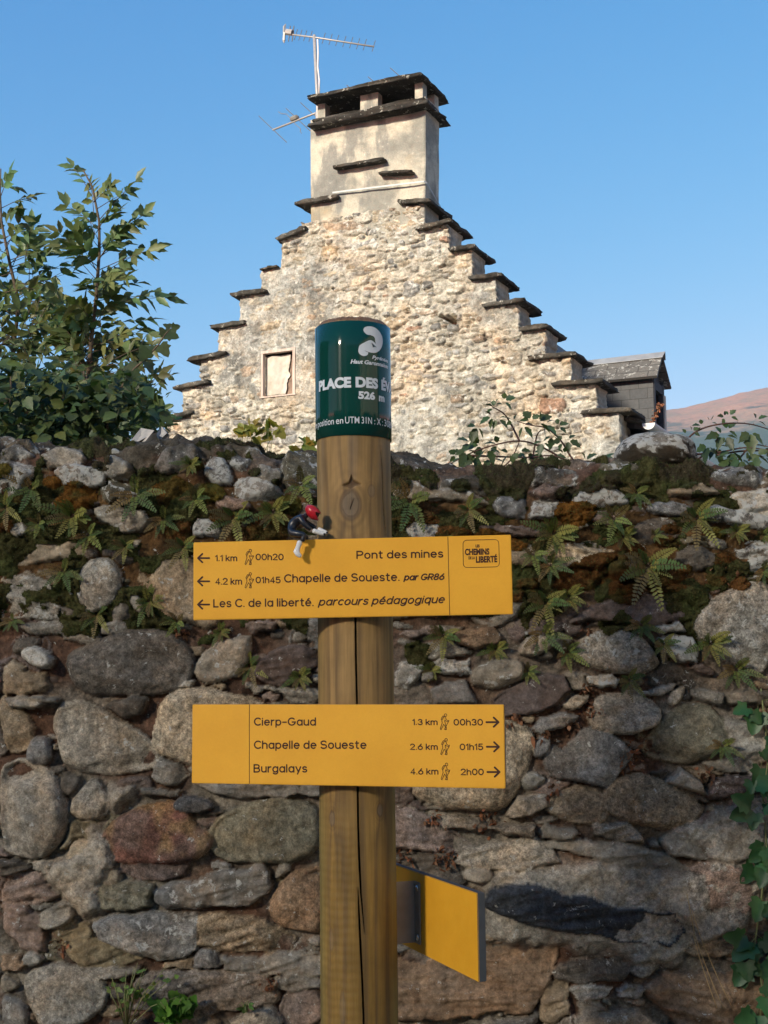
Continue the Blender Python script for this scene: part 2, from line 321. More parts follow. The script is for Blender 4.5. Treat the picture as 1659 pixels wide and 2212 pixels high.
# stones of the wall: tile, colour class, style (r round cobble, f flat schist, a angular, s smooth boulder), outline
STONES = '''
A W r 0,95 60,88 150,118 158,150 80,168 0,152
A G f 175,150 280,124 405,126 438,150 400,188 250,192
A W a 0,180 90,165 180,198 150,262 60,350 0,330
A L a 268,215 330,192 440,198 525,228 542,282 450,312 330,302 288,262
A G r 530,180 570,148 640,143 688,180 682,232 640,258 570,258 533,230
A B r 788,180 830,128 930,118 1012,133 1022,190 992,248 890,264 798,237
A L r 1048,220 1080,162 1130,143 1182,158 1202,220 1182,282 1110,293 1050,262
A L a 1190,262 1230,202 1330,192 1420,232 1452,292 1400,348 1300,362 1200,322
A G f 1288,220 1340,163 1442,158 1452,200 1420,240 1350,252
A P2 r 1103,380 1130,332 1200,323 1282,348 1292,392 1200,404 1120,412
A G f 458,400 600,382 740,408 784,470 722,523 600,523 508,472
A T f 0,590 100,558 260,578 392,598 412,640 250,668 100,693 0,693
A G f 0,740 130,728 232,768 294,850 292,952 150,964 0,973
A G s 363,800 430,688 530,658 592,678 614,780 592,882 500,924 400,918 363,862
A T s 706,705 728,600 800,552 892,578 964,680 1100,720 1130,900 1080,1010 962,985 850,964 800,884 716,804
A S f 92,1010 300,972 490,986 504,1060 462,1104 300,1064 150,1054
A S f 518,990 600,972 692,983 704,1010 620,1044 518,1053
A G r 638,840 690,836 744,900 722,954 668,904
A L r 983,540 998,488 1090,467 1134,508 1134,562 1000,574
A G r 28,500 60,472 122,493 144,540 60,558
A G f 573,570 650,552 704,568 692,602 600,604
A P2 f 1238,990 1320,975 1424,983 1402,1034 1290,1054
A G r 1508,1050 1540,1033 1572,1055 1562,1082 1510,1084
C D s 336,230 400,166 560,96 700,74 832,86 904,138 966,190 974,284 904,386 720,416 520,436 398,394 346,312
C W s 86,210 130,156 202,156 274,208 269,264 220,289 148,264
C D r 48,160 80,112 184,123 184,157 100,204 58,202
C T f 0,258 60,237 122,268 122,290 222,298 284,372 200,404 0,404
C S f 33,440 180,422 304,433 294,458 180,474 58,468
C T r 0,438 30,437 104,500 164,622 132,706 0,730
C G s 266,570 296,456 400,436 522,487 684,588 764,658 806,722 774,794 680,825 540,825 468,794 338,789 286,702
C B s 127,710 158,637 230,626 264,680 259,742 212,779 138,763
C D a 528,470 580,427 680,422 744,438 714,522 640,539 558,502
C TL s 776,580 806,466 878,396 1000,366 1182,396 1330,426 1400,520 1360,700 1180,800 1000,794 878,744 796,693
C G r 998,250 1030,197 1130,146 1274,101 1284,170 1264,273 1172,344 1040,344 998,312
C P f 1302,290 1338,226 1440,161 1562,156 1624,198 1636,272 1562,334 1420,364 1326,343
C G r 1588,310 1640,286 1700,290 1700,364 1608,364
C S f 1438,380 1560,366 1690,388 1690,454 1500,454
C G f 898,380 960,337 1004,338 987,373
C G f 1268,360 1340,357 1434,390 1300,414
C G s 0,816 120,761 232,806 304,888 350,1000 345,1100 294,1204 200,1275 60,1245 0,1205
C G r 351,1000 398,897 470,841 533,888 570,990 522,1064 400,1054 356,1032
C S a 766,840 818,726 922,767 985,830 872,894 798,874
C B2 s 881,980 928,932 1020,926 1104,969 1094,1007 1000,1034 908,1023
C S f 718,900 850,902 964,897 902,943 738,938
C D r 278,850 330,806 424,838 403,902 328,943
C S f 1008,880 1200,867 1400,887 1650,887 1660,942 1400,933 1150,948
E R s 514,132 556,58 640,-4 800,-64 924,-44 996,60 1086,110 1066,192 952,244 800,254 600,254 535,202
E O s 1076,100 1128,6 1250,-64 1450,-74 1604,-34 1650,80 1630,204 1480,245 1200,245 1106,192
E TL r 326,240 368,156 430,136 494,198 484,302 400,344 336,322
E P f 616,260 750,218 880,211 964,248 944,323 820,354 698,333 606,302
E TL r 508,330 560,287 602,298 602,358 518,358
E O f 466,400 518,362 660,356 784,368 774,482 680,514 528,494 476,462
E L f 796,390 900,346 1000,341 1100,296 1344,261 1374,298 1404,382 1272,484 1100,484 850,504 791,452
E G r 1398,330 1440,256 1478,258 1478,302 1420,354
E T2 s 1406,450 1448,356 1520,296 1660,276 1690,400 1660,616 1550,604 1428,563 1396,502
E P2 f 0,368 40,316 182,306 224,368 286,420 242,469 100,474 0,464
E D f 0,243 80,247 144,275 60,314 0,329
E G f 176,540 238,486 330,466 374,520 342,563 240,594 188,583
E P2 f 0,478 120,487 194,518 226,640 220,714 110,704 38,643 0,594
E O f 266,600 370,556 452,567 474,640 602,678 746,740 602,794 430,794 358,763 336,702
E L a 461,560 515,536 700,516 994,526 1010,600 1010,704 942,755 800,764 680,723 518,642
E T f 1002,620 1018,536 1130,501 1290,536 1452,596 1526,638 1482,714 1330,724 1200,724 1080,693 1008,683
E B r 981,790 1008,706 1060,686 1122,718 1155,790 1100,809 1000,809
E G s 106,850 178,786 300,761 442,806 545,898 534,1004 442,1070 300,1120 204,1120 126,962
E T2 f 0,738 90,731 124,780 82,824 0,814
E W r 113,740 160,717 218,740 192,778 128,783
E G r 0,818 72,857 84,902 0,924
E L r 0,936 82,957 134,1020 122,1120 0,1120
E S2 f 696,850 900,806 1300,816 1414,858 1436,962 1302,1014 1000,1035 636,1035 676,930
E S f 398,800 560,787 714,787 714,834 540,844
E S f 1148,740 1400,736 1660,696 1660,824 1400,834 1158,804
E S f 1416,850 1500,831 1660,857 1660,904 1500,924 1428,904
E P2 s 1446,1100 1478,916 1660,916 1660,1100
E G r 1166,1062 1290,1006 1380,976 1436,1060 1432,1110 1200,1110
E W r 1576,650 1660,616 1660,694 1598,694
B G f 30,160 100,137 280,167 422,187 464,232 200,224 58,204
B B r 466,220 508,176 592,187 620,250 604,304 498,294
B L a 613,270 648,196 750,191 825,258 804,304 700,314 626,303
B L r 806,210 900,166 992,157 1044,208 1064,262 960,284 848,263
B P f 638,160 700,142 774,158 774,192 678,198
B B a 1127,250 1250,236 1324,268 1304,323 1180,329 1127,292
B T f 1206,180 1330,156 1484,183 1402,208 1238,218
B W f 1436,220 1558,156 1690,150 1690,295 1580,274
B L a 1378,280 1438,237 1560,256 1690,306 1690,354 1500,349 1398,333
B L r 38,370 108,327 202,327 260,380 255,442 160,459 48,454
B P f 418,350 478,322 600,327 684,358 674,394 520,404 428,393
B TL f 678,490 728,452 880,441 1004,488 1004,543 922,584 738,579 686,533
B G r 1388,450 1430,412 1484,438 1484,492 1418,504
B D r 1266,520 1328,466 1440,487 1485,560 1442,604 1328,604
B L f 1533,470 1598,416 1690,426 1690,604 1588,604 1532,552
B W f 808,350 860,337 894,355 840,368
B P a 816,830 898,756 1090,686 1252,716 1356,778 1344,814 1150,854 1050,854 898,823
B G s 1306,850 1398,746 1548,656 1690,640 1690,1056 1500,1024 1396,932
B G s 826,960 876,886 970,851 1082,876 1196,980 1184,1034 1050,1054 896,1033
B L a 1188,900 1238,867 1342,887 1375,960 1364,1014 1278,1004 1197,962
B W a 1163,850 1270,821 1314,870 1200,883
B G r 598,940 638,887 722,897 734,942 658,973 598,962
B G f 728,910 780,882 824,908 792,954 728,943
B T2 r 298,890 358,851 460,846 514,890 482,924 358,939
B P2 f 58,880 98,851 202,846 234,870 120,904
B P f 1298,1030 1380,1006 1434,1040 1422,1066
B G f 548,650 640,637 654,680 558,694
D W f 43,130 78,76 182,71 184,122 100,194 48,184
D W f 198,80 258,57 364,68 369,122 290,129 218,113
D G r 381,130 428,76 560,56 610,73 604,142 500,184 398,184
D B a 213,190 268,151 340,156 404,240 394,254 228,254
D P a 476,240 578,166 720,116 782,127 834,200 752,264 620,309 528,303
D G f 768,260 818,217 893,212 889,252 820,289 778,278
D B f 636,360 678,317 780,287 854,308 802,353 680,379
D G s 901,300 916,226 1000,211 1132,231 1200,290 1184,353 1060,389 928,359
D W f 878,140 980,122 1034,148 1002,184 898,168
D O s 1126,430 1198,316 1290,250 1402,266 1506,340 1485,434 1402,494 1290,524 1158,484
D B a 684,462 738,426 778,456 850,374 900,354 1002,396 1088,465 1044,533 974,626 840,585 758,595 696,543
D B r 638,460 658,406 722,396 714,452 660,494
D TL s 130,620 196,396 400,324 600,340 646,420 606,543 585,644 500,710 348,705 196,674
D G r 588,560 648,537 724,568 692,623 588,643
D G a 518,740 578,646 704,646 704,692 640,744 560,760
D T r 701,700 748,636 850,616 932,647 970,710 942,774 850,784 738,753
D T s 956,690 998,596 1090,566 1232,586 1376,678 1387,722 1332,784 1220,800 1088,784 987,732
D G a 1222,595 1288,537 1374,588 1384,643 1290,623
D P f 1398,650 1428,567 1530,557 1644,567 1644,623 1540,664 1418,673
D G f 1378,510 1480,487 1604,497 1644,540 1560,563 1440,543
D S f 1328,190 1400,182 1474,208 1462,264 1358,233
D W f 1108,210 1200,177 1284,163 1200,214
D G r 1238,240 1280,177 1314,188 1260,264
D S f 1468,210 1580,187 1690,208 1690,264 1500,254
D G f 168,690 200,677 268,693 262,718 188,713
D S f 183,740 300,727 452,777 664,768 642,834 420,804 248,804
D P2 f 40,722 140,712 202,743 302,798 366,870 332,904 40,884
D S f 663,800 700,767 832,787 874,830 760,849 678,838
D S f 908,780 1050,767 1102,808 1124,853 1000,844 923,823
F G f 306,150 348,86 480,66 642,36 704,58 752,140 640,184 480,184 378,173
F S f 688,60 850,47 1082,68 1202,108 1336,170 1250,194 960,174 868,113 748,83
F G f 1188,50 1270,12 1404,48 1424,132 1340,144 1248,112
F G r 343,200 368,172 462,172 464,218 400,234
F P2 s 1306,200 1398,156 1542,146 1606,260 1575,374 1520,405 1398,364 1326,302
F K f 436,300 488,246 640,236 742,266 882,298 1012,338 1242,358 1280,440 1212,494 1000,474 758,433 598,393 446,332
F T2 f 40,560 140,516 450,496 754,506 760,560 704,684 640,804 480,804 250,834 40,824
F D f 738,620 758,577 900,567 1064,557 1079,600 1042,664 850,669 748,653
F G r 1068,620 1098,587 1184,587 1174,633 1100,659
F T f 668,830 698,656 804,668 804,804 740,850
F W f 808,700 900,667 1004,688 962,744 850,754
F W f 998,700 1050,667 1134,688 1102,744 1018,733
F T2 f 1128,680 1218,616 1400,616 1660,636 1680,740 1610,860 1280,860 1158,742
F G f 838,760 900,742 1004,770 962,804 858,804
F T f 1298,540 1348,456 1534,486 1534,554 1350,564
F G f 826,840 878,786 1102,786 1210,860 840,870
F P2 f 1248,220 1300,246 1324,350 1280,374 1250,302
'''
PAL = {'G': (.235, .215, .178), 'W': (.30, .285, .25), 'L': (.18, .173, .158), 'T': (.25, .20, .138), 'TL': (.30, .252, .182), 'T2': (.215, .152, .10), 'D': (.10, .09, .077),
       'B': (.15, .148, .142), 'B2': (.072, .078, .085), 'P': (.115, .09, .08), 'P2': (.19, .148, .124), 'R': (.15, .10, .082), 'O': (.16, .145, .102), 'K': (.045, .048, .053),
       'S': (.18, .166, .14), 'S2': (.165, .138, .112)}
MORTAR = ['F 420,190 620,150 760,110 1240,190 1300,150 1420,130 1659,150 1659,330 1600,420 1560,480 1280,560 1200,600 760,520 560,500 430,480',
          'D 1380,690 1470,660 1690,650 1690,960 1420,960 1380,860 1200,810 1390,730', 'E 195,310 330,190 420,95 505,85 605,240 520,350 560,520 450,545 300,440',
          'D 1480,300 1690,320 1690,520 1500,500 1490,430', 'C 540,870 720,850 700,960 600,1010 540,950', 'A 0,170 120,170 90,300 0,380', 'D 590,540 720,560 700,650 590,650', 'A 580,850 640,800 690,960 580,970']
MOSS = '''A 380,355 75 O|A 255,282 45 O|A 880,330 85 O|A 1082,335 50 Y|A 1110,460 34 O|A 100,375 32 R|A 930,530 52 R|A 1480,338 55 Y|A 1380,505 85 R|A 830,390 45 R|A 10,500 40 R|A 20,215 40 Y
A 200,180 28 K|A 490,180 30 K|A 730,220 34 K|A 1300,190 35 K|A 560,170 22 K|A 990,230 40 Y|A 1420,225 28 K|A 410,300 25 K
B 830,295 72 O|B 300,385 60 R|B 480,425 70 O|B 570,440 45 O|B 940,590 75 R|B 860,625 70 R|B 660,670 60 R|B 760,660 55 R|B 1040,690 55 R|B 1240,650 68 R|B 1440,395 30 Y|B 1490,545 42 R|B 1240,380 36 R|B 1230,450 42 R|B 1000,545 50 R|B 1290,600 35 R|B 200,320 35 R|B 60,320 40 R|B 1450,640 40 R|B 600,700 40 R|B 1090,500 40 R|B 1540,660 36 R
B 330,155 40 K|B 480,165 40 K|B 790,185 45 K|B 900,155 50 K|B 980,150 50 K|B 600,170 30 K|B 200,150 38 K|B 1100,190 42 K|B 1350,210 30 K|B 1220,110 45 K|B 90,140 36 K'''
def ztop(x):
    pts = [(-60, 962), (0, 962), (100, 960), (200, 965), (300, 972), (370, 958), (440, 948), (475, 962), (520, 974), (600, 984), (700, 990), (850, 1000), (950, 1002), (1080, 1006), (1200, 1002), (1300, 1000), (1400, 992), (1500, 992), (1560, 1003), (1659, 1008), (1750, 1010)]
    P = np.array([at(a, b + 9, WY + .06) for a, b in pts]); return np.interp(x, P[:, 0], P[:, 2])
def build_wall():
    fx = np.arange(-1.26, 1.26, .004)
    out = 1.26 + np.cumsum(np.linspace(.006, .05, 150)); out = out[out < 5.2]
    xs = np.concatenate([-out[::-1], fx, out])
    ZT = 2.17
    zs = np.concatenate([np.arange(0, .5, .02), np.arange(.5, ZT + .42, .004)])
    X, S = np.meshgrid(xs, zs)
    wob = fbm(X * 22, S * 22, 4, 3) * .009
    sd = np.full(X.shape, -1.0)                     # best clearance to a traced stone (positive inside)
    H = np.full(X.shape, -1.0); C = np.zeros(X.shape + (3,)); MK = np.zeros(X.shape + (3,)); MK[..., 1] = .6
    flush = np.full(X.shape, -1.0)
    for ln in MORTAR:
        t, *pp = ln.split(); P = np.array([wallpt(*tl(t, *map(float, q.split(',')))) for q in pp]); P = chaikin(P, 2)
        i0, i1 = np.searchsorted(xs, [P[:, 0].min() - .1, P[:, 0].max() + .1]); j0, j1 = np.searchsorted(zs, [P[:, 1].min() - .1, P[:, 1].max() + .1])
        flush[j0:j1, i0:i1] = np.maximum(flush[j0:j1, i0:i1], sdf(X[j0:j1, i0:i1], S[j0:j1, i0:i1], P))
    fl = sstep(-.015, .03, flush + fbm(X * 14, S * 14, 4, 77) * .03) * .85
    k = 0
    for ln in STONES.strip().split('\n'):
        t, ccode, sty, *pp = ln.split(); k += 1; r = random.Random(k * 13 + 5)
        P = np.array([wallpt(*tl(t, *map(float, q.split(',')))) for q in pp])
        P = chaikin(P, 0 if sty in 'af' else 1); P = P.mean(0) + (P - P.mean(0)) * (1.03 if sty in 'af' else 1.06)
        ext = P.max(0) - P.min(0); mn = min(ext)
        i0, i1 = np.searchsorted(xs, [P[:, 0].min() - .09, P[:, 0].max() + .09]); j0, j1 = np.searchsorted(zs, [P[:, 1].min() - .09, P[:, 1].max() + .09])
        if i1 <= i0 or j1 <= j0: continue
        x = X[j0:j1, i0:i1]; z = S[j0:j1, i0:i1]
        amp = {'r': 1., 's': .5, 'f': 1.4, 'a': 1.1}[sty]
        d = sdf(x, z, P) + wob[j0:j1, i0:i1] * amp
        if sty == 'f': d = d + fbm(x * 12, z * 70, 3, 40 + k) * .004
        else: d = d + fbm(x * 8 + k, z * 8, 2, 140 + k) * (.014 if sty == 's' else .010)
        sd[j0:j1, i0:i1] = np.maximum(sd[j0:j1, i0:i1], d)
        R = {'r': .22 * mn, 's': min(.05, .17 * mn), 'f': min(.015, .2 * mn), 'a': min(.011, .15 * mn)}[sty]
        top = {'r': r.uniform(.026, .042), 's': r.uniform(.034, .05), 'f': r.uniform(.022, .042), 'a': r.uniform(.026, .045)}[sty]
        q = np.clip(d / R, 0, 1); h = top * np.maximum(0, 1 - (1 - q) ** 2.4) ** .5
        cx, cz = P.mean(0); ang = r.uniform(-.35, .35); ca, sa = math.cos(ang), math.sin(ang)
        u = (x - cx) * ca + (z - cz) * sa; w = -(x - cx) * sa + (z - cz) * ca
        rough = {'r': .006, 's': .005, 'f': .009, 'a': .008}[sty]
        nz = fbm(x * 18 + k, z * 18, 5, k) * rough
        if sty == 'f': nz = nz + fbm(u * 7, w * 60 + k, 4, k + 3) * .010 + np.abs(fbm(u * 5 + 3, w * 28, 3, k + 9)) * -.008
        if sty in 'sr': nz = nz + fbm(x * 6 + k, z * 6, 2, k + 55) * .012 - np.maximum(0, fbm(u * 8, w * 11, 3, k + 57)) * .012
        for _ in range(3 if sty in 'sa' else 2):      # broken facets
            a_ = r.uniform(0, 6.283); of = r.uniform(.12, .38) * mn; nz = nz - np.maximum(0, (x - cx) * math.cos(a_) / max(1, ext[0] / mn * .8) + (z - cz) * math.sin(a_) - of) * r.uniform(.25, .7)
        nz = nz + fbm(x * 34, z * 34, 3, k + 61) * .006 - np.maximum(0, fbm(x * 15 + k, z * 15, 3, k + 63) - .25) * .02
        if sty == 'a': nz = nz + np.maximum(0, fbm(u * 7, w * 9, 2, k + 5)) * .02
        if ccode == 'K': h = h + .045 * (q > 0)
        h = h + (nz + u * r.uniform(-.10, .10) + w * r.uniform(-.12, .08)) * np.clip(q * 1.5, 0, 1)
        h = np.where(d > 0, h, -1)
        b = np.array(PAL[ccode]) * r.uniform(.88, 1.12)
        cv = b[None, None] * (1 + .22 * fbm(x * 9, z * 9, 4, k + 70)[..., None])
        if sty == 'f': cv = cv * (1 + .35 * fbm(u * 8, w * 75, 4, k + 21)[..., None])
        if ccode == 'R':
            g_ = sstep(-.1, .35, fbm(x * 9, z * 9, 3, 5) + (cz + .02 - z) * 4)[..., None]; cv = cv * (1 - g_) + np.array((.15, .075, .06)) * g_
            g_ = sstep(.0, .3, fbm(x * 11, z * 11, 3, 15))[..., None] * .7; cv = cv * (1 - g_) + np.array((.22, .15, .07)) * g_
        tw = fbm(x * 5, z * 5, 3, k + 90)[..., None]; cv = cv * (1 + tw * np.array((.12, .02, -.10)))
        up = h > H[j0:j1, i0:i1]
        H[j0:j1, i0:i1][up] = h[up]; C[j0:j1, i0:i1][up] = cv[up]
        li = {'W': .55, 'L': .8, 'B': .25, 'G': .3}.get(ccode, .12) * (1 if cz > 1.55 else .45)
        MK[j0:j1, i0:i1, 1][up] = r.uniform(.15, 1.0) if sty != 's' else r.uniform(.6, 1.2)
        MK[j0:j1, i0:i1, 0][up] = li
    # filler stones between the traced ones, anywhere else ordinary rubble
    sites = []
    tries = 0
    for q in range(9000):
        x = RNG.uniform(-5.2, 5.2); z = RNG.uniform(0, 2.6)
        far = abs(x) > 1.15
        if not far or True:
            i = min(np.searchsorted(xs, x), len(xs) - 1); j = min(np.searchsorted(zs, z), len(zs) - 1)
            cl = -sd[j, i]
            if cl < .003 and not far: continue
        r = float(RNG.uniform(.05, .13)) if (cl > .2 and z < 1.9) or far else float(RNG.uniform(.035, .075)) if cl > .2 else float(np.clip(cl * RNG.uniform(.8, 1.5), .011, .045))
        asp = RNG.uniform(1.4, 3.6)
        ok = True
        for (a, b, rr, aa, _) in sites[-2500:] if not far else sites[-900:]:
            if abs(a - x) < (r * asp + rr * aa) * .72 and abs(b - z) < (r + rr) * .72: ok = False; break
        if ok: sites.append((x, z, r, asp, RNG.normal(0, .2)))
    F1, F2, ID = voronoi(xs, zs, sites)
    sa = np.array(sites); rr = sa[ID, 2]
    dv = np.minimum((F2 - F1) * .5 * rr, (1.25 - F1) * rr) - .002 + wob * .45
    d = np.minimum(dv, -sd - .0015) + fbm(X * 60, S * 60, 2, 88) * .002
    n = len(sites); tops = RNG.uniform(.004, .026, n); pal = np.array([PAL[c] for c in ('G', 'S', 'S', 'S', 'T', 'D', 'D', 'P', 'P2', 'O', 'S2', 'L')]); pc = pal[RNG.integers(0, len(pal), n)] * RNG.uniform(.7, 1.1, (n, 1))
    R = np.minimum(rr * .4, .012); q = np.clip(d / R, 0, 1)
    tp = tops[ID] * (1 - .4 * sstep(2.0, 2.1, S)); h = tp * np.maximum(0, 1 - (1 - q) ** 2.6) ** .5 + (fbm(X * 26, S * 60, 4, 8) * .010 + (X - sa[ID, 0]) * RNG.normal(0, .25, n)[ID] + (S - sa[ID, 1]) * RNG.normal(0, .3, n)[ID]) * q
    h = np.where((d > 0) & (fl < .6), h, -1)
    up = h > H; H[up] = h[up]; C[up] = ((pc[ID] * (1 - .3 * sstep(1.7, 1.9, S) )[..., None]) * (1 + .3 * fbm(X * 14, S * 55, 4, 33))[..., None])[up]; MK[..., 0][up] = (.15 + .32 * sstep(1.95, 2.08, S))[up]
    # mortar, earth
    low = sstep(1.75, 1.2, S)
    mort = -.004 + fbm(X * 30, S * 30, 5, 50) * .012 + np.abs(fbm(X * 9, S * 9, 3, 51)) * .012
    mort = mort + fl * (.048 + fbm(X * 12, S * 12, 4, 61) * .012)
    soil = np.array((.085, .05, .034)); grey = np.array((.17, .154, .126)); lime = np.array((.29, .275, .235))
    gm = np.clip(sstep(-.25, .25, fbm(X * 5, S * 5, 3, 71)) * (.5 + .45 * low), 0, 1)[..., None]
    mc = soil * (1 - gm) + grey * gm; mc = mc * (1 - fl[..., None]) + lime * fl[..., None]
    mc = mc * (1 + .28 * fbm(X * 25, S * 25, 4, 72)[..., None])
    hb = (sstep(1.66, 1.84, S) * sstep(2.12, 2.04, S))[..., None]; mc = mc * (1 - hb) + (np.array((.075, .042, .016)) * (1 + .6 * fbm(X * 18, S * 18, 3, 73))[..., None]) * hb
    mort = mort + hb[..., 0] * .012
    up = mort > H; H[up] = mort[up]; C[up] = mc[up]; MK[..., 0][up] = .1 * fl[up]
    # base surface: front face, rounded arris, top
    zt = ztop(X) + fbm(X * 5, X * 0, 4, 97) * .016; r = .055; S1 = ZT - r
    zz = S + (zt - ZT) * sstep(ZT - .4, S1, S)
    th = np.clip((S - S1) / r, 0, math.pi / 2); flat = np.maximum(0, S - S1 - r * math.pi / 2)
    ctr = zt - r
    onarc = S > S1
    By = np.where(onarc, WY + r - r * np.cos(th) + flat, WY); Bz = np.where(onarc, ctr + r * np.sin(th) - flat * .05, zz)
    Ny = np.where(onarc, -np.cos(th), -1.0); Nz = np.where(onarc, np.sin(th), 0.0)
    topm = sstep(ZT - .10, ZT, S)
    H = H + topm * (fbm(X * 9, S * 9, 4, 91) * .022)
    # damp dark crust of moss along the wall head
    crust = sstep(-.12, .12, fbm(X * 8, S * 8, 4, 95) * 1.3 + (S - (ZT + .03)) * 6)
    C = C * (1 - .85 * crust[..., None]) + np.array((.055, .048, .036)) * (1 + .5 * fbm(X * 30, S * 30, 4, 98))[..., None] * .85 * crust[..., None]
    MK[..., 0] *= (1 - crust)
    H = H + crust * (.008 + .010 * np.maximum(0, fbm(X * 45, S * 45, 3, 96)))
    V = np.stack([X, By + Ny * H, Bz + Nz * H], -1)
    nz, nx = X.shape
    root = thing('stone_wall', 'shaded rubble stone garden wall behind the signpost, mossy along its top', 'wall', (0, WY, 0))
    faces = grid_faces(nz, nx)
    # back and ends
    nb = nz * nx; zb = V[-1]; back = np.stack([zb[:, 0], zb[:, 1] + .02, zb[:, 2] * 0], -1)
    VV = np.concatenate([V.reshape(-1, 3), back]); CC = np.concatenate([C.reshape(-1, 3), np.full((nx, 3), .15)]); MM = np.concatenate([MK.reshape(-1, 3), np.zeros((nx, 3))])
    i = np.arange(nx - 1); bf = np.stack([(nz - 1) * nx + i, (nz - 1) * nx + i + 1, nb + i + 1, nb + i], -1)
    mesh('masonry', VV, np.concatenate([faces, bf]), M['wall'], root, True, CC, MM)
    return root, xs, zs, X, S, V, H, Ny, Nz, ZT
wall, WX, WZ, GX, GS, GV, GH, GNy, GNz, WZT = build_wall()
def wall_at(x, s):
    i = min(max(np.searchsorted(WX, x), 0), len(WX) - 1); j = min(max(np.searchsorted(WZ, s), 0), len(WZ) - 1)
    return GV[j, i], np.array([0, GNy[j, i], GNz[j, i]])
def wall_px(px, py):
    x, z = wallpt(px, py); return wall_at(x, z)

def capstone():
    c = at(1414, 985, WY + .12); P = []; Fc = []; nu, nv = 72, 40
    for j in range(nv + 1):
        v = j / nv * math.pi
        for i in range(nu):
            u = i / nu * 2 * math.pi
            d = np.array([math.sin(v) * math.cos(u), math.sin(v) * math.sin(u), math.cos(v)]); P.append(d)
    P = np.array(P); nn = fbm(P[:, 0] * 2 + P[:, 1], P[:, 2] * 2 + P[:, 1] * 1.3, 4, 4) * .10 + fbm(P[:, 0] * 9, P[:, 2] * 9 + P[:, 1] * 7, 4, 6) * .03
    sup = np.sign(P) * np.abs(P) ** .85
    V = c + sup * (1 + nn)[:, None] * np.array([.112, .12, .062])
    V[:, 2] += np.maximum(0, -(np.abs(V[:, 0] - c[0]) - .11)) * 0
    for j in range(nv):
        for i in range(nu): Fc.append((j * nu + i, (j + 1) * nu + i, (j + 1) * nu + (i + 1) % nu, j * nu + (i + 1) % nu))
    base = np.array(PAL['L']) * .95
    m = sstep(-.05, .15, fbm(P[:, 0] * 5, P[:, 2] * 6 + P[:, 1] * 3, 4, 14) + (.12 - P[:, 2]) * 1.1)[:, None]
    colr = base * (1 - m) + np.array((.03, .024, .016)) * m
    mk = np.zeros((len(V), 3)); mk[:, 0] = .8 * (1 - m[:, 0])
    o = mesh('capstone', V, np.array(Fc), M['wall'], wall, True, colr, mk)
    tag(o, 'rounded grey boulder standing proud on the wall top')
capstone()

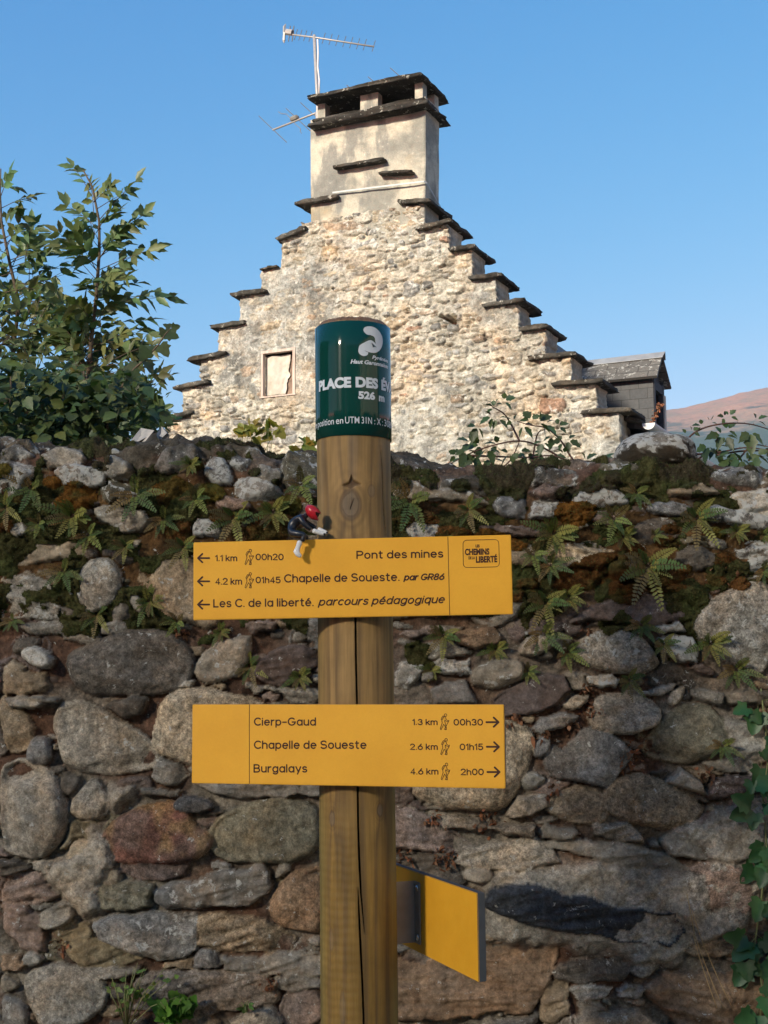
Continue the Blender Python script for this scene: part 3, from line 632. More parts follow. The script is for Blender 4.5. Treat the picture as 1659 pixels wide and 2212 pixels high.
# moss cushions -------------------------------------------------------------
def moss():
    msk = np.full(GX.shape, -1.0); col = np.zeros(GX.shape + (3,))
    CM = {'O': (.145, .066, .016), 'Y': (.105, .080, .018), 'R': (.095, .044, .015), 'K': (.048, .040, .024)}
    nse = fbm(GX * 16, GS * 16, 4, 201) * .55
    for ln in MOSS.replace('\n', '|').split('|'):
        t, xy, r, c = ln.split(); x, y = map(float, xy.split(',')); px, py = tl(t, x, y); wx, wz = wallpt(px, py)
        rr = float(r) / TILE[t][2] / 1.507 / F * WY * (1.35 if c in 'ORY' else 1.0)
        i0, i1 = np.searchsorted(WX, [wx - 2 * rr, wx + 2 * rr]); j0, j1 = np.searchsorted(WZ, [wz - 2 * rr, wz + 2 * rr])
        d = 1 - np.sqrt((GX[j0:j1, i0:i1] - wx) ** 2 + ((GS[j0:j1, i0:i1] - wz) * 1.35) ** 2) / rr + nse[j0:j1, i0:i1]
        up = d > msk[j0:j1, i0:i1]; msk[j0:j1, i0:i1][up] = d[up]; col[j0:j1, i0:i1][up] = np.array(CM[c])
    # long dark cushions on the wall head
    head = fbm(GX * 6.5, GS * 8, 4, 221) * 1.5 + .02 - np.abs(GS - (WZT + .01)) * 6
    up = head > msk; msk[up] = head[up]; col[up] = np.array(CM['K'])
    # a continuous dark green-brown mat in the joints of the upper courses
    mat_ = fbm(GX * 10, GS * 13, 4, 226) * 1.3 + .12 - 5 * np.maximum(0, np.abs(GS - 1.90) - .17) - np.maximum(0, GH - .016) * 45
    up = mat_ > msk; msk[up] = mat_[up] * .8; col[up] = np.array((.052, .050, .020))
    gmix = (sstep(-.05, .3, fbm(GX * 20, GS * 20, 4, 228)) * .55)[..., None]; col = col * (1 - gmix) + np.array((.042, .055, .018)) * gmix
    msk[np.abs(GX) > 1.4] = -1; 
    lump = fbm(GX * 34, GS * 34, 3, 231) + .8 * fbm(GX * 85, GS * 85, 3, 233)
    th = np.sqrt(np.clip(msk, 0, 1)) * (.020 + .012 * lump) - .003 + fbm(GX * 120, GS * 120, 2, 240) * .003
    col = col * (1 + .45 * fbm(GX * 30, GS * 30, 4, 241)[..., None]) * (1 + .3 * lump[..., None])
    V = GV.copy(); V[..., 1] += GNy * th; V[..., 2] += GNz * th
    m = msk > 0; keep = m[:-1, :-1] & m[1:, :-1] & m[:-1, 1:] & m[1:, 1:]
    f = grid_faces(*GX.shape, keep); used = np.unique(f); mp = np.zeros(GX.size, int); mp[used] = np.arange(len(used))
    Vu = V.reshape(-1, 3)[used]; Cu = col.reshape(-1, 3)[used]; f = mp[f]
    Nu = np.stack([GX * 0, GNy, GNz], -1).reshape(-1, 3)[used]
    # tiny shoots over every cushion
    pick = RNG.choice(len(used), min(70000, len(used)), replace=False)
    p = Vu[pick]; n = Nu[pick] + RNG.normal(0, .55, (len(pick), 3)) + np.array([0, 0, .25]); n /= np.linalg.norm(n, axis=1)[:, None]
    s = np.cross(n, RNG.normal(0, 1, (len(pick), 3))); s /= np.linalg.norm(s, axis=1)[:, None]
    L = RNG.uniform(.003, .0075, len(pick))[:, None]
    a = p + s * .0012; b = p - s * .0012; c = p + n * L
    tv = np.stack([a, b, c], 1).reshape(-1, 3); k = len(pick)
    VV = np.concatenate([Vu, tv]); cc = Cu[pick] * RNG.uniform(.7, 1.7, (k, 1)); gsel = RNG.random(k) < .3; cc[gsel] = np.array((.07, .10, .03)) * RNG.uniform(.6, 1.3, (gsel.sum(), 1)); CC = np.concatenate([Cu, np.repeat(cc, 3, 0)])
    tf = (np.arange(k * 3).reshape(-1, 3) + len(Vu)).tolist()
    o = mesh('moss', VV, f.tolist() + tf, M['moss'], None, True, CC)
    tag(o, 'dark green and rusty brown moss cushions growing over the upper wall stones', 'moss', kind='stuff')
moss()

# leaves --------------------------------------------------------------------
def leaf(mb, p, d, n, L, W, col, droop=.25, fold=.25, ser=0., prof=(0, .30, .47, .50, .42, .28, .12, 0)):
    d = Vector(d).normalized(); n = Vector(n); n = (n - d * n.dot(d))
    n = n.normalized() if n.length > 1e-5 else d.orthogonal().normalized()
    s = d.cross(n); p = Vector(p); k = len(prof); v = []; g = Vector((0, 0, -1))
    for i, w in enumerate(prof):
        t = i / (k - 1); c = p + d * (L * t) + g * (droop * L * t * t) 
        ww = w * W * (1 + (ser * (1 if i % 2 else -1)))
        v += [c, c + s * ww + n * fold * ww, c - s * ww + n * fold * ww]
    f = []
    for i in range(k - 1):
        a = i * 3; b = a + 3
        f += [(a, b, b + 1, a + 1), (a, a + 2, b + 2, b)]
    mb.add(v, f, col)
def lobed(mb, p, d, n, L, col, fold=.15):
    """vine / ivy leaf: five lobes, as a fan round the petiole"""
    d = Vector(d).normalized(); n = Vector(n); n = (n - d * n.dot(d)).normalized(); s = d.cross(n); p = Vector(p)
    out = [(-.08, -.28), (.05, -.52), (.22, -.42), (.42, -.56), (.50, -.34), (.62, -.30), (.82, -.22), (1.0, 0)]
    pts = [(0.05, 0)] + out + [(x, -y) for x, y in reversed(out[:-1])]
    v = [p + d * (.35 * L) - n * .03 * L] + [p + d * (x * L) + s * (y * L) + n * (abs(y) * fold * L - .12 * L * x * x) for x, y in pts]
    k = len(pts); mb.add(v, [(0, 1 + i, 1 + (i + 1) % k) for i in range(k)], col)
def rv(s=1.): return Vector((random.gauss(0, s), random.gauss(0, s), random.gauss(0, s)))
def lcol(base, v=.3):
    f = 1 + random.uniform(-v, v); g = random.uniform(-.15, .25); return (base[0] * f * (1 + g), base[1] * f, base[2] * f * (1 - g * .4))
def compound(lv, st, b, tip, base, npair=3, L=.085, r=.0022):
    b = Vector(b); tip = Vector(tip); ax = tip - b; ln = ax.length
    sag = Vector((0, 0, -1)) * ln * random.uniform(.02, .12)
    P = lambda t: b + ax * t + sag * (4 * t * (t - 1) * -.5) * -1
    st.tube([P(t) for t in (0, .3, .6, .85)], [r, r * .8, r * .6, r * .4], 4)
    side = ax.cross(Vector((random.uniform(-.6, .6), random.uniform(-1, -.2), random.uniform(.2, 1)))).normalized()
    nrm = side.cross(ax).normalized()
    for i in range(npair):
        t = .34 + .5 * i / max(1, npair - 1) if npair > 1 else .55
        d = (P(min(1, t + .05)) - P(t - .05)).normalized()
        for sg in (-1, 1):
            if random.random() < .06: continue
            dd = d * random.uniform(.5, .9) + side * sg * random.uniform(.6, 1) + rv(.18)
            leaf(lv, P(t), dd, nrm + rv(.45), L * random.uniform(.75, 1.12), L * random.uniform(.33, .45), lcol(base), random.uniform(.05, .4), random.uniform(.1, .5), .13)
    leaf(lv, P(.86), ax.normalized() + rv(.15), nrm + rv(.3), L * random.uniform(.95, 1.35), L * .40, lcol(base), random.uniform(.05, .35), .3, .13)

OLIVE = (.098, .145, .055); DARKG = (.045, .075, .026)
def z4(x, y): return x * .33, 265.4 + y * .33
def sapling(name, label, Y, stempx, leaves, extra, rs):
    random.seed(rs)
    S = [at(*z4(x, y), Y) for x, y in stempx]; base = np.array([S[0][0] + .02, Y, 0])
    t = thing(name, label, 'sapling', base)
    lv, st = MB(), MB()
    pts = [base] + S; n = len(pts)
    st.tube(pts, [.014 - .011 * i / (n - 1) for i in range(n)], 7)
    more = [(bx + random.uniform(-12, 12), by + random.uniform(-70, 70), tx + random.uniform(-70, 70), ty + random.uniform(-90, 60)) for bx, by, tx, ty in leaves for _ in range(2 if by > 1150 else 1) if by > 760]
    for bx, by, tx, ty in leaves + more:
        dy = random.uniform(-.16, .16)
        compound(lv, st, at(*z4(bx, by), Y), at(*z4(tx, ty), Y + dy), lcol(OLIVE, .1), random.choice((3, 4, 4)), random.uniform(.072, .092))
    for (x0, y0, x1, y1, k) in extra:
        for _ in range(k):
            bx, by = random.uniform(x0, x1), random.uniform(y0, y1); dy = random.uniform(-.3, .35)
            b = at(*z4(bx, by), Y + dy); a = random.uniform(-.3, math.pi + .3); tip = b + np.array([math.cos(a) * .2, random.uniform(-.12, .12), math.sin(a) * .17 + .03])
            compound(lv, st, b, tip, lcol(OLIVE if by < 1500 else (.075, .10, .035), .2), random.choice((2, 3)), random.uniform(.062, .085))  # leaves lower down get a darker green, their shade put into the colour
    st.build('trunk', M['stem'], t, True); lv.build('crown', M['leaf'], t, True, True)
    return t
sapling('ash_sapling', 'tall slender sapling with pointed sunlit leaves, standing alone against the sky', 5.6,
    [(520, 2080), (565, 1850), (600, 1400), (630, 1150), (650, 850), (650, 650), (605, 420), (545, 310)],
    [(650, 700, 405, 525), (645, 640, 930, 340), (655, 800, 975, 585), (655, 960, 1015, 822), (640, 1080, 925, 1050), (625, 1020, 305, 745), (630, 1230, 1095, 1140), (615, 1120, 535, 1065),
     (560, 1400, 345, 1090), (600, 1420, 970, 1350), (620, 1310, 335, 1300), (580, 1560, 345, 1370), (600, 480, 462, 268), (640, 560, 860, 440), (590, 1500, 935, 1450), (640, 900, 790, 700), (640, 760, 540, 560),
     (640, 980, 520, 790), (650, 880, 820, 790), (640, 1100, 800, 960), (620, 1250, 420, 1180), (610, 1350, 760, 1180), (600, 1450, 480, 1290), (630, 720, 740, 560), (610, 520, 740, 400), (615, 600, 590, 380),
     (600, 1480, 820, 1370), (590, 1540, 420, 1440), (610, 1200, 690, 1060), (640, 680, 790, 570), (650, 820, 530, 690)],
    [(430, 1450, 760, 1800, 34), (500, 1700, 950, 1950, 20)], 21)
sapling('ash_sapling', 'leafy sapling cut off by the left edge of the picture', 5.9,
    [(-10, 2080), (40, 1800), (85, 1500), (125, 1180), (60, 900), (10, 650), (0, 450), (5, 300)],
    [(5, 480, 70, 330), (5, 560, 245, 480), (10, 760, 268, 700), (60, 900, 350, 850), (110, 1100, 480, 975), (125, 1180, 430, 1160), (105, 1330, 360, 1330), (100, 1250, -100, 1200), (20, 700, -120, 600), (10, 620, 120, 560),
     (60, 930, 250, 760), (80, 1000, -60, 900), (115, 1120, 330, 1080), (90, 1420, 300, 1500), (90, 1450, -60, 1400), (30, 800, 190, 660), (5, 520, -90, 420), (5, 420, 110, 430), (80, 960, 280, 940), (50, 860, -100, 800), (110, 1150, 0, 1050)],
    [(-120, 900, 230, 1400, 26), (-120, 1350, 400, 1800, 46)], 33)
def bush():
    random.seed(5); Y = 5.2
    b = at(*z4(300, 1950), Y); t = thing('leafy_shrub', 'dense dark leafy shrub filling the lower left behind the wall', 'shrub', (b[0], Y, 0))
    lv, st = MB(), MB()
    for i in range(9):
        x = random.uniform(-60, 640); p0 = np.array([at(*z4(x, 2000), Y)[0], Y + random.uniform(-.1, .4), 0]); p1 = at(*z4(x + random.uniform(-60, 60), random.uniform(1600, 1750)), Y + random.uniform(-.2, .4))
        st.tube([p0, (p0 + p1) / 2 + np.array([.03, 0, .2]), p1], [.014, .01, .004], 5)
    hi = [(-100, 1500), (150, 1560), (330, 1600), (500, 1650), (680, 1620), (850, 1640), (960, 1700), (1040, 1800), (1060, 1930)]
    hx = [a for a, _ in hi]; hy = [c for _, c in hi]
    for _ in range(2100):
        x = random.uniform(-110, 1060); top = np.interp(x, hx, hy); y = top + (2110 - top) * random.random() ** .8
        if y > 1900 and x > 800: continue
        c = at(*z4(x, y), Y + random.uniform(-.35, .5))
        d = Vector((random.uniform(-1, 1), random.uniform(-1, .3), random.uniform(-.9, .5)))
        L = random.uniform(.035, .075)
        base = random.choice((DARKG, DARKG, (.06, .09, .03), (.085, .115, .035)))
        leaf(lv, c, d, Vector((0, -.6, 1)) + rv(.5), L, L * .72, lcol(base), .2, .2, .1)
    st.build('stems', M['stem'], t, True); lv.build('foliage', M['leaf'], t, True, True)
bush()
def vine_shoot():
    random.seed(8); Y = 5.1; P = [(700, 1960), (790, 1740), (880, 1610), (960, 1540), (1040, 1450), (1085, 1380), (1120, 1345)]
    pts = [at(*z4(*p), Y - .05 * i * .3) for i, p in enumerate(P)]; base = np.array([pts[0][0] - .05, Y, 0])
    t = thing('vine_shoot', 'single arching shoot with drooping lobed leaves, right of the tall sapling', 'vine', base)
    st, lv = MB(), MB(); st.tube([base] + pts, [.008, .007, .006, .005, .004, .0035, .003, .002], 5)
    for (x, y, dx, dz, L) in [(860, 1620, .3, -1, .13), (900, 1600, -1, -.2, .11), (960, 1545, -.3, .8, .11), (960, 1560, .5, -1, .10), (1000, 1500, -.6, .5, .08), (1045, 1450, .6, -.8, .12), (1080, 1390, -.5, .8, .07), (1085, 1380, .8, -.2, .10), (1120, 1345, 1, .2, .07), (1115, 1345, -.8, .5, .06),
                              (790, 1740, -.8, -.6, .14), (800, 1730, .8, -.7, .14), (740, 1850, -.5, -.9, .15), (760, 1820, .9, -.3, .14), (880, 1830, .8, .2, .13), (960, 1850, .7, -.5, .13), (1010, 1890, .8, -.4, .12)]:
        lobed(lv, at(*z4(x, y), Y + random.uniform(-.08, .05)), (dx, random.uniform(-.5, .1), dz), Vector((0, -1, .4)) + rv(.3), L * .56, lcol((.06, .085, .035)))
    st.build('stem', M['stem'], t, True); lv.build('leaves', M['leaf'], t, True, True)
vine_shoot()
def far_tree():
    random.seed(3); Y = 12.; c = at(*z4(760, 1900), Y); t = thing('bushy_tree', 'darker small leaved tree farther back, left of the gable', 'tree', (c[0], Y, 0))
    st, lv = MB(), MB(); st.tube([(c[0], Y, 0), (c[0] + .05, Y, 2), (c[0], Y, c[2] - .2)], [.16, .12, .07], 8)
    for i in range(8):
        a = random.uniform(0, 6.28); e = (c[0] + math.cos(a) * .35, Y + math.sin(a) * .8, c[2] + random.uniform(-.3, .1)); st.tube([(c[0], Y, 2.2), e], [.06, .015], 5)
    cl = []
    for _ in range(75):
        x, y = random.choice([(random.gauss(880, 95), random.gauss(1860, 85)), (random.gauss(420, 120), random.gauss(1720, 70)), (random.uniform(250, 1010), random.uniform(1780, 2060))])
        cl.append(at(*z4(min(x, 1030), max(y, 1560)), Y + random.uniform(-1., 1.)))
    for q in cl:
        for _ in range(48):
            o = rv(1).normalized() * random.random() ** .5 * .17; L = random.uniform(.06, .11)
            leaf(lv, Vector(q) + o, o + rv(.6) * .1 + Vector((0, 0, .04)), rv(1) + Vector((0, 0, .8)), L, L * .5, lcol((.05, .085, .03)), .1, .2, 0, (0, .5, .4, 0))
    st.build('trunk', M['stem'], t, True); lv.build('crown', M['leaf'], t, False, True)
far_tree()

# ferns in the wall ------------------------------------------------------------
def fern_mesh(seed, nf):
    random.seed(seed); mb = MB()
    for k in range(nf):
        a = k / nf * 2 * math.pi + random.uniform(-.4, .4); L = random.uniform(.055, .105)
        d0 = Vector((math.cos(a), random.uniform(-1.2, -.4), math.sin(a) * .75 - .05)).normalized()
        side = d0.cross(Vector((0, -1, .3))).normalized() if abs(d0.y) < .98 else Vector((1, 0, 0)); nn = side.cross(d0).normalized()
        c = lcol(random.choice(((.075, .115, .03), (.10, .135, .032), (.15, .16, .04))), .3)
        if random.random() < .12: c = lcol((.14, .10, .035), .2)
        P = lambda t: d0 * (L * t) + Vector((0, -.15, -.65)) * (L * .30 * t * t)
        mb.tube([P(0), P(.35), P(.7), P(1)], [.0010, .0009, .0007, .0003], 3, (.06, .04, .02), False)
        npn = 11
        for i in range(npn):
            t = .12 + .86 * i / npn; w = L * .17 * math.sin(math.pi * min(1, .18 + t * .8)) ** .8 * (1.05 - t * .45)
            d = (P(t + .04) - P(t)).normalized()
            for sg in (-1, 1):
                q = P(t + (.02 if sg > 0 else 0)); e = side * sg + d * .35 + nn * random.uniform(-.25, .3); hw = L * .036
                mb.add([q - d * hw * .6, q + e * w * .6 - d * hw, q + e * w, q + e * w * .6 + d * hw * 1.1, q + d * hw * .6], [(0, 1, 2, 3, 4)], c)
    return mb
FERNS = '''A 150,310 1.1 dark green fern tuft between two orange moss cushions, far upper left of wall
A 20,410 .9 small fern at the left picture edge, just above a dark hollow
A 360,455 1.3 broad fern hanging below the large rusty moss cushion, upper left of wall
A 440,545 1.25 low fern mat over the long flat tan stone, left of upper sign
A 690,335 1.3 bushy fern under the blue grey stone of the wall head, left half
A 640,600 .65 tiny fern over the black hollow, left of upper sign
A 975,225 .7 little fern tuft tucked between two head stones, left half
A 1000,390 1.2 fern with long fronds between the pinkish stone and brown moss, left of toy
A 830,475 .9 fern on the ledge right of the flat grey lichened stone, left half
A 1195,440 1.2 fern with a reddish dead frond, just above the left end of the upper sign
A 1395,395 1.1 pale spreading fern left of the toy figure
A 1545,245 1.35 tall fern against the left side of the post, under the wall head
A 310,730 1. dark trailing fern on the left of the egg shaped light granite block
A 480,950 .85 yellowish fern below the upright granite block, left of upper sign
A 755,880 .95 fern rooted in the gap beside the big tan boulder, left of upper sign
A 905,985 .9 dark fern at the foot of the big tan boulder, under the upper sign corner
A 45,985 .6 small bright fern at the far left edge, at upper sign height
A 935,615 .9 fern against the left end of the upper sign, top corner
A 1125,1040 .6 yellow green fern sprig beneath the lower left edge of the upper sign
A 195,490 .85 fresh green fern sprig above the long flat tan stone, far left
B 105,225 1.4 long feathery fern right beside the post, under the green sleeve
B 360,265 .9 thin fern near the bramble stem, right of post
B 730,385 1.3 wide fern under the orange moss pad, right half of wall head
B 990,330 1.4 dense fern clump below the rounded boulder, right half
B 1090,215 .75 small fern at the foot of the rounded boulder on the wall
B 1350,330 1.25 bright fern among dark stones, right of the rounded boulder
B 1515,380 .7 small fern right of the lone yellow moss cushion
B 640,510 1.1 fern touching the right edge of the upper sign, by its top
B 715,565 .9 fern on the left end of the pale flat stone, right of upper sign
B 1140,580 1.6 largest fern, glossy and spreading over rusty moss, right of upper sign
B 1030,430 .8 fern at the upper right end of the pale flat stone, right half
B 1640,390 .7 fern cut by the right picture edge, high on the wall
B 1635,600 .7 fern cut by the right picture edge, above the huge granite boulder
B 700,745 1.15 fern with stiff fronds just right of the upper sign's lower corner
B 795,720 .9 upright fern with brown fronds beside the purple angular stone
B 260,430 .75 fern sprigs standing on top of the upper sign, right of post
B 690,885 1.0 yellow tinted fern below the upper sign's right end
B 255,890 .9 dark fern under the upper sign, right of post
B 480,950 .75 sparse fern under the upper sign, below the logo
B 795,960 1.15 drooping fern left of the oval light boulder, right half
B 1105,845 .85 fern on top of the oval light boulder, right half
B 1205,925 .7 fern between the oval boulder and the angular pale stone
B 1400,925 1.1 fern hanging against the huge granite boulder at right edge
B 1165,420 .6 tiny fern below the dense clump, right half
D 1530,110 1. fern below the huge granite boulder at the right edge
D 1060,150 .75 mossy fern below the oval boulder, right half
D 200,110 .6 little fern right of the post between the two signs
D 620,115 .8 yellowish fern left of the purple stone, above the lower sign
D 1450,440 .8 bright yellow fern sprig on the olive boulder, right side
C 1275,270 .8 fern sprig between two grey stones, above the lower sign, left of post
C 1540,320 .75 fern sprig close to the post's left side, between the signs'''
protos = []
for sd_, nf_ in ((1, 9), (2, 12), (3, 15), (4, 7)):
    protos.append(fern_mesh(sd_, nf_))
pm = []
for k, ln in enumerate(FERNS.split('\n')):
    t, xy, sc, lab = ln.split(' ', 3); x, y = map(float, xy.split(',')); p, n = wall_px(*tl(t, x, y)); v = k % 4
    if k < 4:
        o = protos[k].build('fern', M['fern'], None, False, True); pm.append(o)
    else:
        o = pm[v].copy(); COL.objects.link(o)
    o.location = (p[0], p[1] - .006, p[2]); s = float(sc) * .80; o.scale = (s, s, s); o.rotation_euler = (0, random.Random(k).uniform(-.9, .9), 0)
    tag(o, lab, 'fern', 'ferns growing in the wall joints')

# dry leaves caught in the joints --------------------------------------------------
def litter():
    random.seed(17); mb = MB()
    for t, x, y, r, n in [('D', 1090, 490, 55, 60), ('D', 880, 190, 22, 22), ('D', 890, 285, 26, 26), ('D', 1390, 570, 28, 30), ('D', 450, 770, 40, 36), ('D', 215, 765, 26, 24), ('F', 260, 135, 40, 45), ('D', 730, 640, 26, 20), ('D', 560, 320, 26, 20),
                          ('D', 690, 400, 20, 15), ('F', 90, 130, 30, 16), ('E', 1390, 880, 50, 26), ('E', 300, 690, 46, 20), ('A', 920, 1050, 30, 16), ('B', 880, 870, 26, 14), ('C', 930, 100, 24, 14), ('D', 800, 350, 26, 20), ('B', 1500, 620, 60, 24)]:
        for _ in range(n):
            p, nn = wall_px(*tl(t, x + random.gauss(0, r * .6), y + random.gauss(0, r * .6)))
            L = random.uniform(.008, .02); d = rv(1); d.y -= .5
            leaf(mb, Vector(p) + Vector((0, -.004, 0)), d, rv(1), L, L * random.uniform(.4, .9), lcol((.13, .06, .03), .5), random.uniform(-.5, .8), random.uniform(-.3, 1), 0, (0, .4, .5, .35, 0))
    o = mb.build('dry_leaves', M['litter'], None, False, True); tag(o, 'curled brown dead leaves caught in the wall joints', 'dead leaves', kind='stuff')
litter()

# weeds at the wall foot, climbing vine at right, grasses ------------------------------
def weed(label, px, py, h, n, L, style, rs, col):
    random.seed(rs); p, nn = wall_px(px, py); p = np.array(p) + np.array([0, -.01, 0]); t = thing('weed', label, 'weed', p, 'weeds growing at the foot of the wall')
    st, lv = MB(), MB()
    for i in range(n):
        tx = random.gauss(0, h * .35); hh = h * random.uniform(.5, 1.05); e = p + np.array([tx, -random.uniform(.02, .08), hh]); m_ = (p + e) / 2 + np.array([0, -.02, .02])
        st.tube([p, m_, e], [.0018, .0014, .0009], 4)
        for j in range(5 if style == 'p' else 2):
            q = Vector(p + (e - p) * random.uniform(.4, 1)); d = Vector((random.uniform(-1, 1), random.uniform(-.8, 0), random.uniform(-.2, .9)))
            if style == 'p': lobed(lv, q, d, Vector((0, -1, .6)) + rv(.3), L * random.uniform(.7, 1.2), lcol(col))
            else: leaf(lv, q, d, Vector((0, -1, .6)) + rv(.4), L * random.uniform(.7, 1.2), L * .55, lcol(col), .2, .2, .15)
    st.build('stems', M['greenstem'], t, True); lv.build('leaves', M['fern'], t, True, True)
weed('parsley leaved bright green weed at the bottom edge, left of post', 372, 2225, .09, 10, .035, 'p', 1, (.06, .16, .02))
weed('straggly yellow green weed with upright stems at the bottom left', 272, 2222, .16, 16, .022, 'l', 2, (.10, .17, .035))
weed('small green weed with a yellow bud between the two larger weeds', 305, 2165, .045, 7, .02, 'l', 3, (.07, .15, .02))
weed('tiny low weed nearest the post at the bottom edge', 534, 2188, .03, 7, .018, 'l', 4, (.05, .10, .02))
def creeper():
    random.seed(9); t_ = [(1640, 1490), (1650, 1560), (1655, 1640), (1645, 1720), (1650, 1830), (1640, 1930), (1632, 2040), (1640, 2130), (1640, 2240)]
    pts = [np.array(wall_px(*q)[0]) + np.array([0, -.02, 0]) for q in t_]
    t = thing('climbing_vine', 'dark green lobed leaf vine climbing the wall along the right picture edge', 'vine', np.array([pts[-1][0], pts[-1][1], 0]))
    st, lv = MB(), MB(); st.tube([np.array([pts[-1][0], pts[-1][1], 0])] + pts[::-1], .0022, 5)
    for (x, y, L, ang) in [(1632, 1540, .092, -1.9), (1655, 1590, .07, -1.3), (1640, 1660, .075, -2.0), (1612, 1745, .095, -2.8), (1645, 1735, .09, -.4), (1640, 1830, .08, -2.4), (1625, 1870, .085, -2.3), (1655, 1850, .09, -1.2), (1640, 1945, .085, -2.), (1660, 1960, .08, -1), (1618, 2040, .095, -2.5), (1645, 2030, .08, -.6), (1608, 2085, .09, -2.2), (1640, 2080, .07, -1.2), (1650, 2150, .08, -1.5), (1630, 2190, .09, -2.1), (1655, 2210, .09, -1), (1600, 2100, .06, -1.5), (1660, 1510, .08, .3), (1665, 1700, .08, -1)]:
        p = np.array(wall_px(x, y)[0]) + np.array([0, -random.uniform(.02, .045), 0])
        q = p + np.array([math.cos(ang) * -.02, .015, math.sin(ang) * -.02]); st.tube([q, p], .001, 3)
        lobed(lv, p, (math.cos(ang), -.25, math.sin(ang)), Vector((0, -1, .35)) + rv(.3), L * .68, lcol((.022, .075, .022), .25), .35)
        for _ in range(2):
            q = p + np.array([random.uniform(-.03, .03), random.uniform(-.015, .01), random.uniform(-.05, .05)]); a2 = ang + random.uniform(-1, 1); lobed(lv, q, (math.cos(a2), -.3, math.sin(a2)), Vector((0, -1, .3)) + rv(.35), L * random.uniform(.38, .62), lcol((.025, .08, .022), .3), .35)
    st.build('stem', M['greenstem'], t, True); lv.build('leaves', M['ivy'], t, True, True)
creeper()
def grass_stalk():
    t_ = [(1552, 2170), (1530, 2120), (1508, 2060), (1490, 2010), (1478, 1960), (1470, 1925)]
    mb = MB()
    for k, dx in enumerate((0, 14, -8)):
        pts = [np.array(wall_px(x + dx * (1 - i / 5) * 1.5, y)[0]) + np.array([0, -.025 - .006 * i, 0]) for i, (x, y) in enumerate(t_[:6 - k])]
        mb.tube(pts, [.0011] * len(pts), 4)
    o = mb.build('grass_stalk', plain('straw', (.32, .22, .10), .8, .2), None, True); tag(o, 'dry straw coloured grass stalks leaning on the wall at lower right', 'grass')
grass_stalk()

# brambles on the wall top ---------------------------------------------------------
def bramble(label, Y, canes, leaves, rs, gcol=(.05, .085, .03)):
    random.seed(rs); b = at(*canes[0][0], Y); t = thing('bramble', label, 'bramble', (b[0], Y, b[2]), 'brambles arching over the wall top')
    st, lv = MB(), MB()
    for c in canes:
        pts = [Vector(at(x, y, Y + .03 * math.sin(i * 1.3))) for i, (x, y) in enumerate(c)]
        # smooth
        sm = []
        for i in range(len(pts) - 1):
            p0 = pts[max(i - 1, 0)]; p1 = pts[i]; p2 = pts[i + 1]; p3 = pts[min(i + 2, len(pts) - 1)]
            for k in range(4):
                u = k / 4; sm.append(.5 * ((2 * p1) + (p2 - p0) * u + (2 * p0 - 5 * p1 + 4 * p2 - p3) * u * u + (3 * p1 - p0 - 3 * p2 + p3) * u ** 3))
        sm.append(pts[-1]); n = len(sm)
        st.tube(sm, [.0034 - .0022 * i / n for i in range(n)], 5)
        for i in range(1, n - 1, 1):
            d = rv(1).normalized(); st.tube([sm[i], sm[i] + d * .007], [.0012, .0002], 3, cap=False)
    for (x, y, ang, L) in leaves:
        p = Vector(at(x, y, Y + random.uniform(-.05, .03)))
        for k, da in enumerate((0, 1.1, -1.1)):
            a = ang + da + random.uniform(-.2, .2); d = Vector((math.cos(a), random.uniform(-.5, .2), math.sin(a)))
            l_ = L * .8 * (1 if k == 0 else .74)
            leaf(lv, p + d * .006, d, Vector((0, -.6, 1)) + rv(.45), l_, l_ * .66, lcol(gcol, .35), .3, .25, .16)
    st.build('cane', M['canes'], t, True); lv.build('leaves', M['leaf'], t, True, True)
r9 = lambda x, y: ((1450 + x / 1.58) / 1.507, (1280 + y / 1.58) / 1.507)
bramble('arching bramble with reddish canes over the wall top, in front of the gable', 3.62,
    [[r9(690, 385), r9(600, 335), r9(480, 270), r9(380, 246), r9(270, 262), r9(150, 300), r9(60, 345), r9(-10, 380)], [r9(380, 246), r9(340, 165), r9(300, 105), r9(240, 70)], [r9(690, 385), r9(640, 320), r9(590, 240), r9(520, 180), r9(440, 165), r9(370, 145)],
     [r9(100, 320), r9(240, 325), r9(420, 330), r9(560, 322), r9(680, 370)], [r9(440, 385), r9(455, 300), r9(470, 220), r9(490, 190)], [r9(180, 500), r9(240, 420), r9(330, 350), r9(380, 250)]],
    [(*r9(x, y), a, L) for x, y, a, L in [(300, 40, .3, .045), (250, 75, 2.6, .04), (250, 60, 1.2, .035), (240, 120, 3.6, .045), (270, 130, 5.4, .04), (165, 170, 4.2, .05), (350, 145, 2.5, .035), (400, 165, 5.6, .045), (480, 150, .6, .06), (510, 160, 5.8, .05), (440, 140, 2., .05), (580, 170, .4, .04), (550, 220, 4.5, .04), (630, 240, 5.8, .045), (600, 250, 3.2, .035),
        (270, 265, 2.8, .05), (180, 265, 3.4, .06), (130, 255, 2.8, .055), (220, 285, 5., .05), (330, 310, 3.9, .045), (380, 300, 5.2, .05), (420, 320, 4.2, .05), (450, 310, 5.6, .045), (500, 250, 4.4, .04), (160, 320, 3.6, .06), (90, 330, 3.3, .04), (240, 340, 5., .055), (340, 370, 5.3, .055), (360, 390, 4., .05), (430, 345, .4, .04), (560, 330, 5.2, .05), (610, 315, 2.4, .04), (720, 350, .6, .055), (790, 330, 5.4, .07), (820, 345, 5.9, .06), (150, 350, 4.6, .04), (480, 350, 4.9, .04), (60, 320, 2.6, .035), (110, 300, 4.2, .05), (250, 470, 5., .045), (120, 480, 3.6, .05)]], 41)
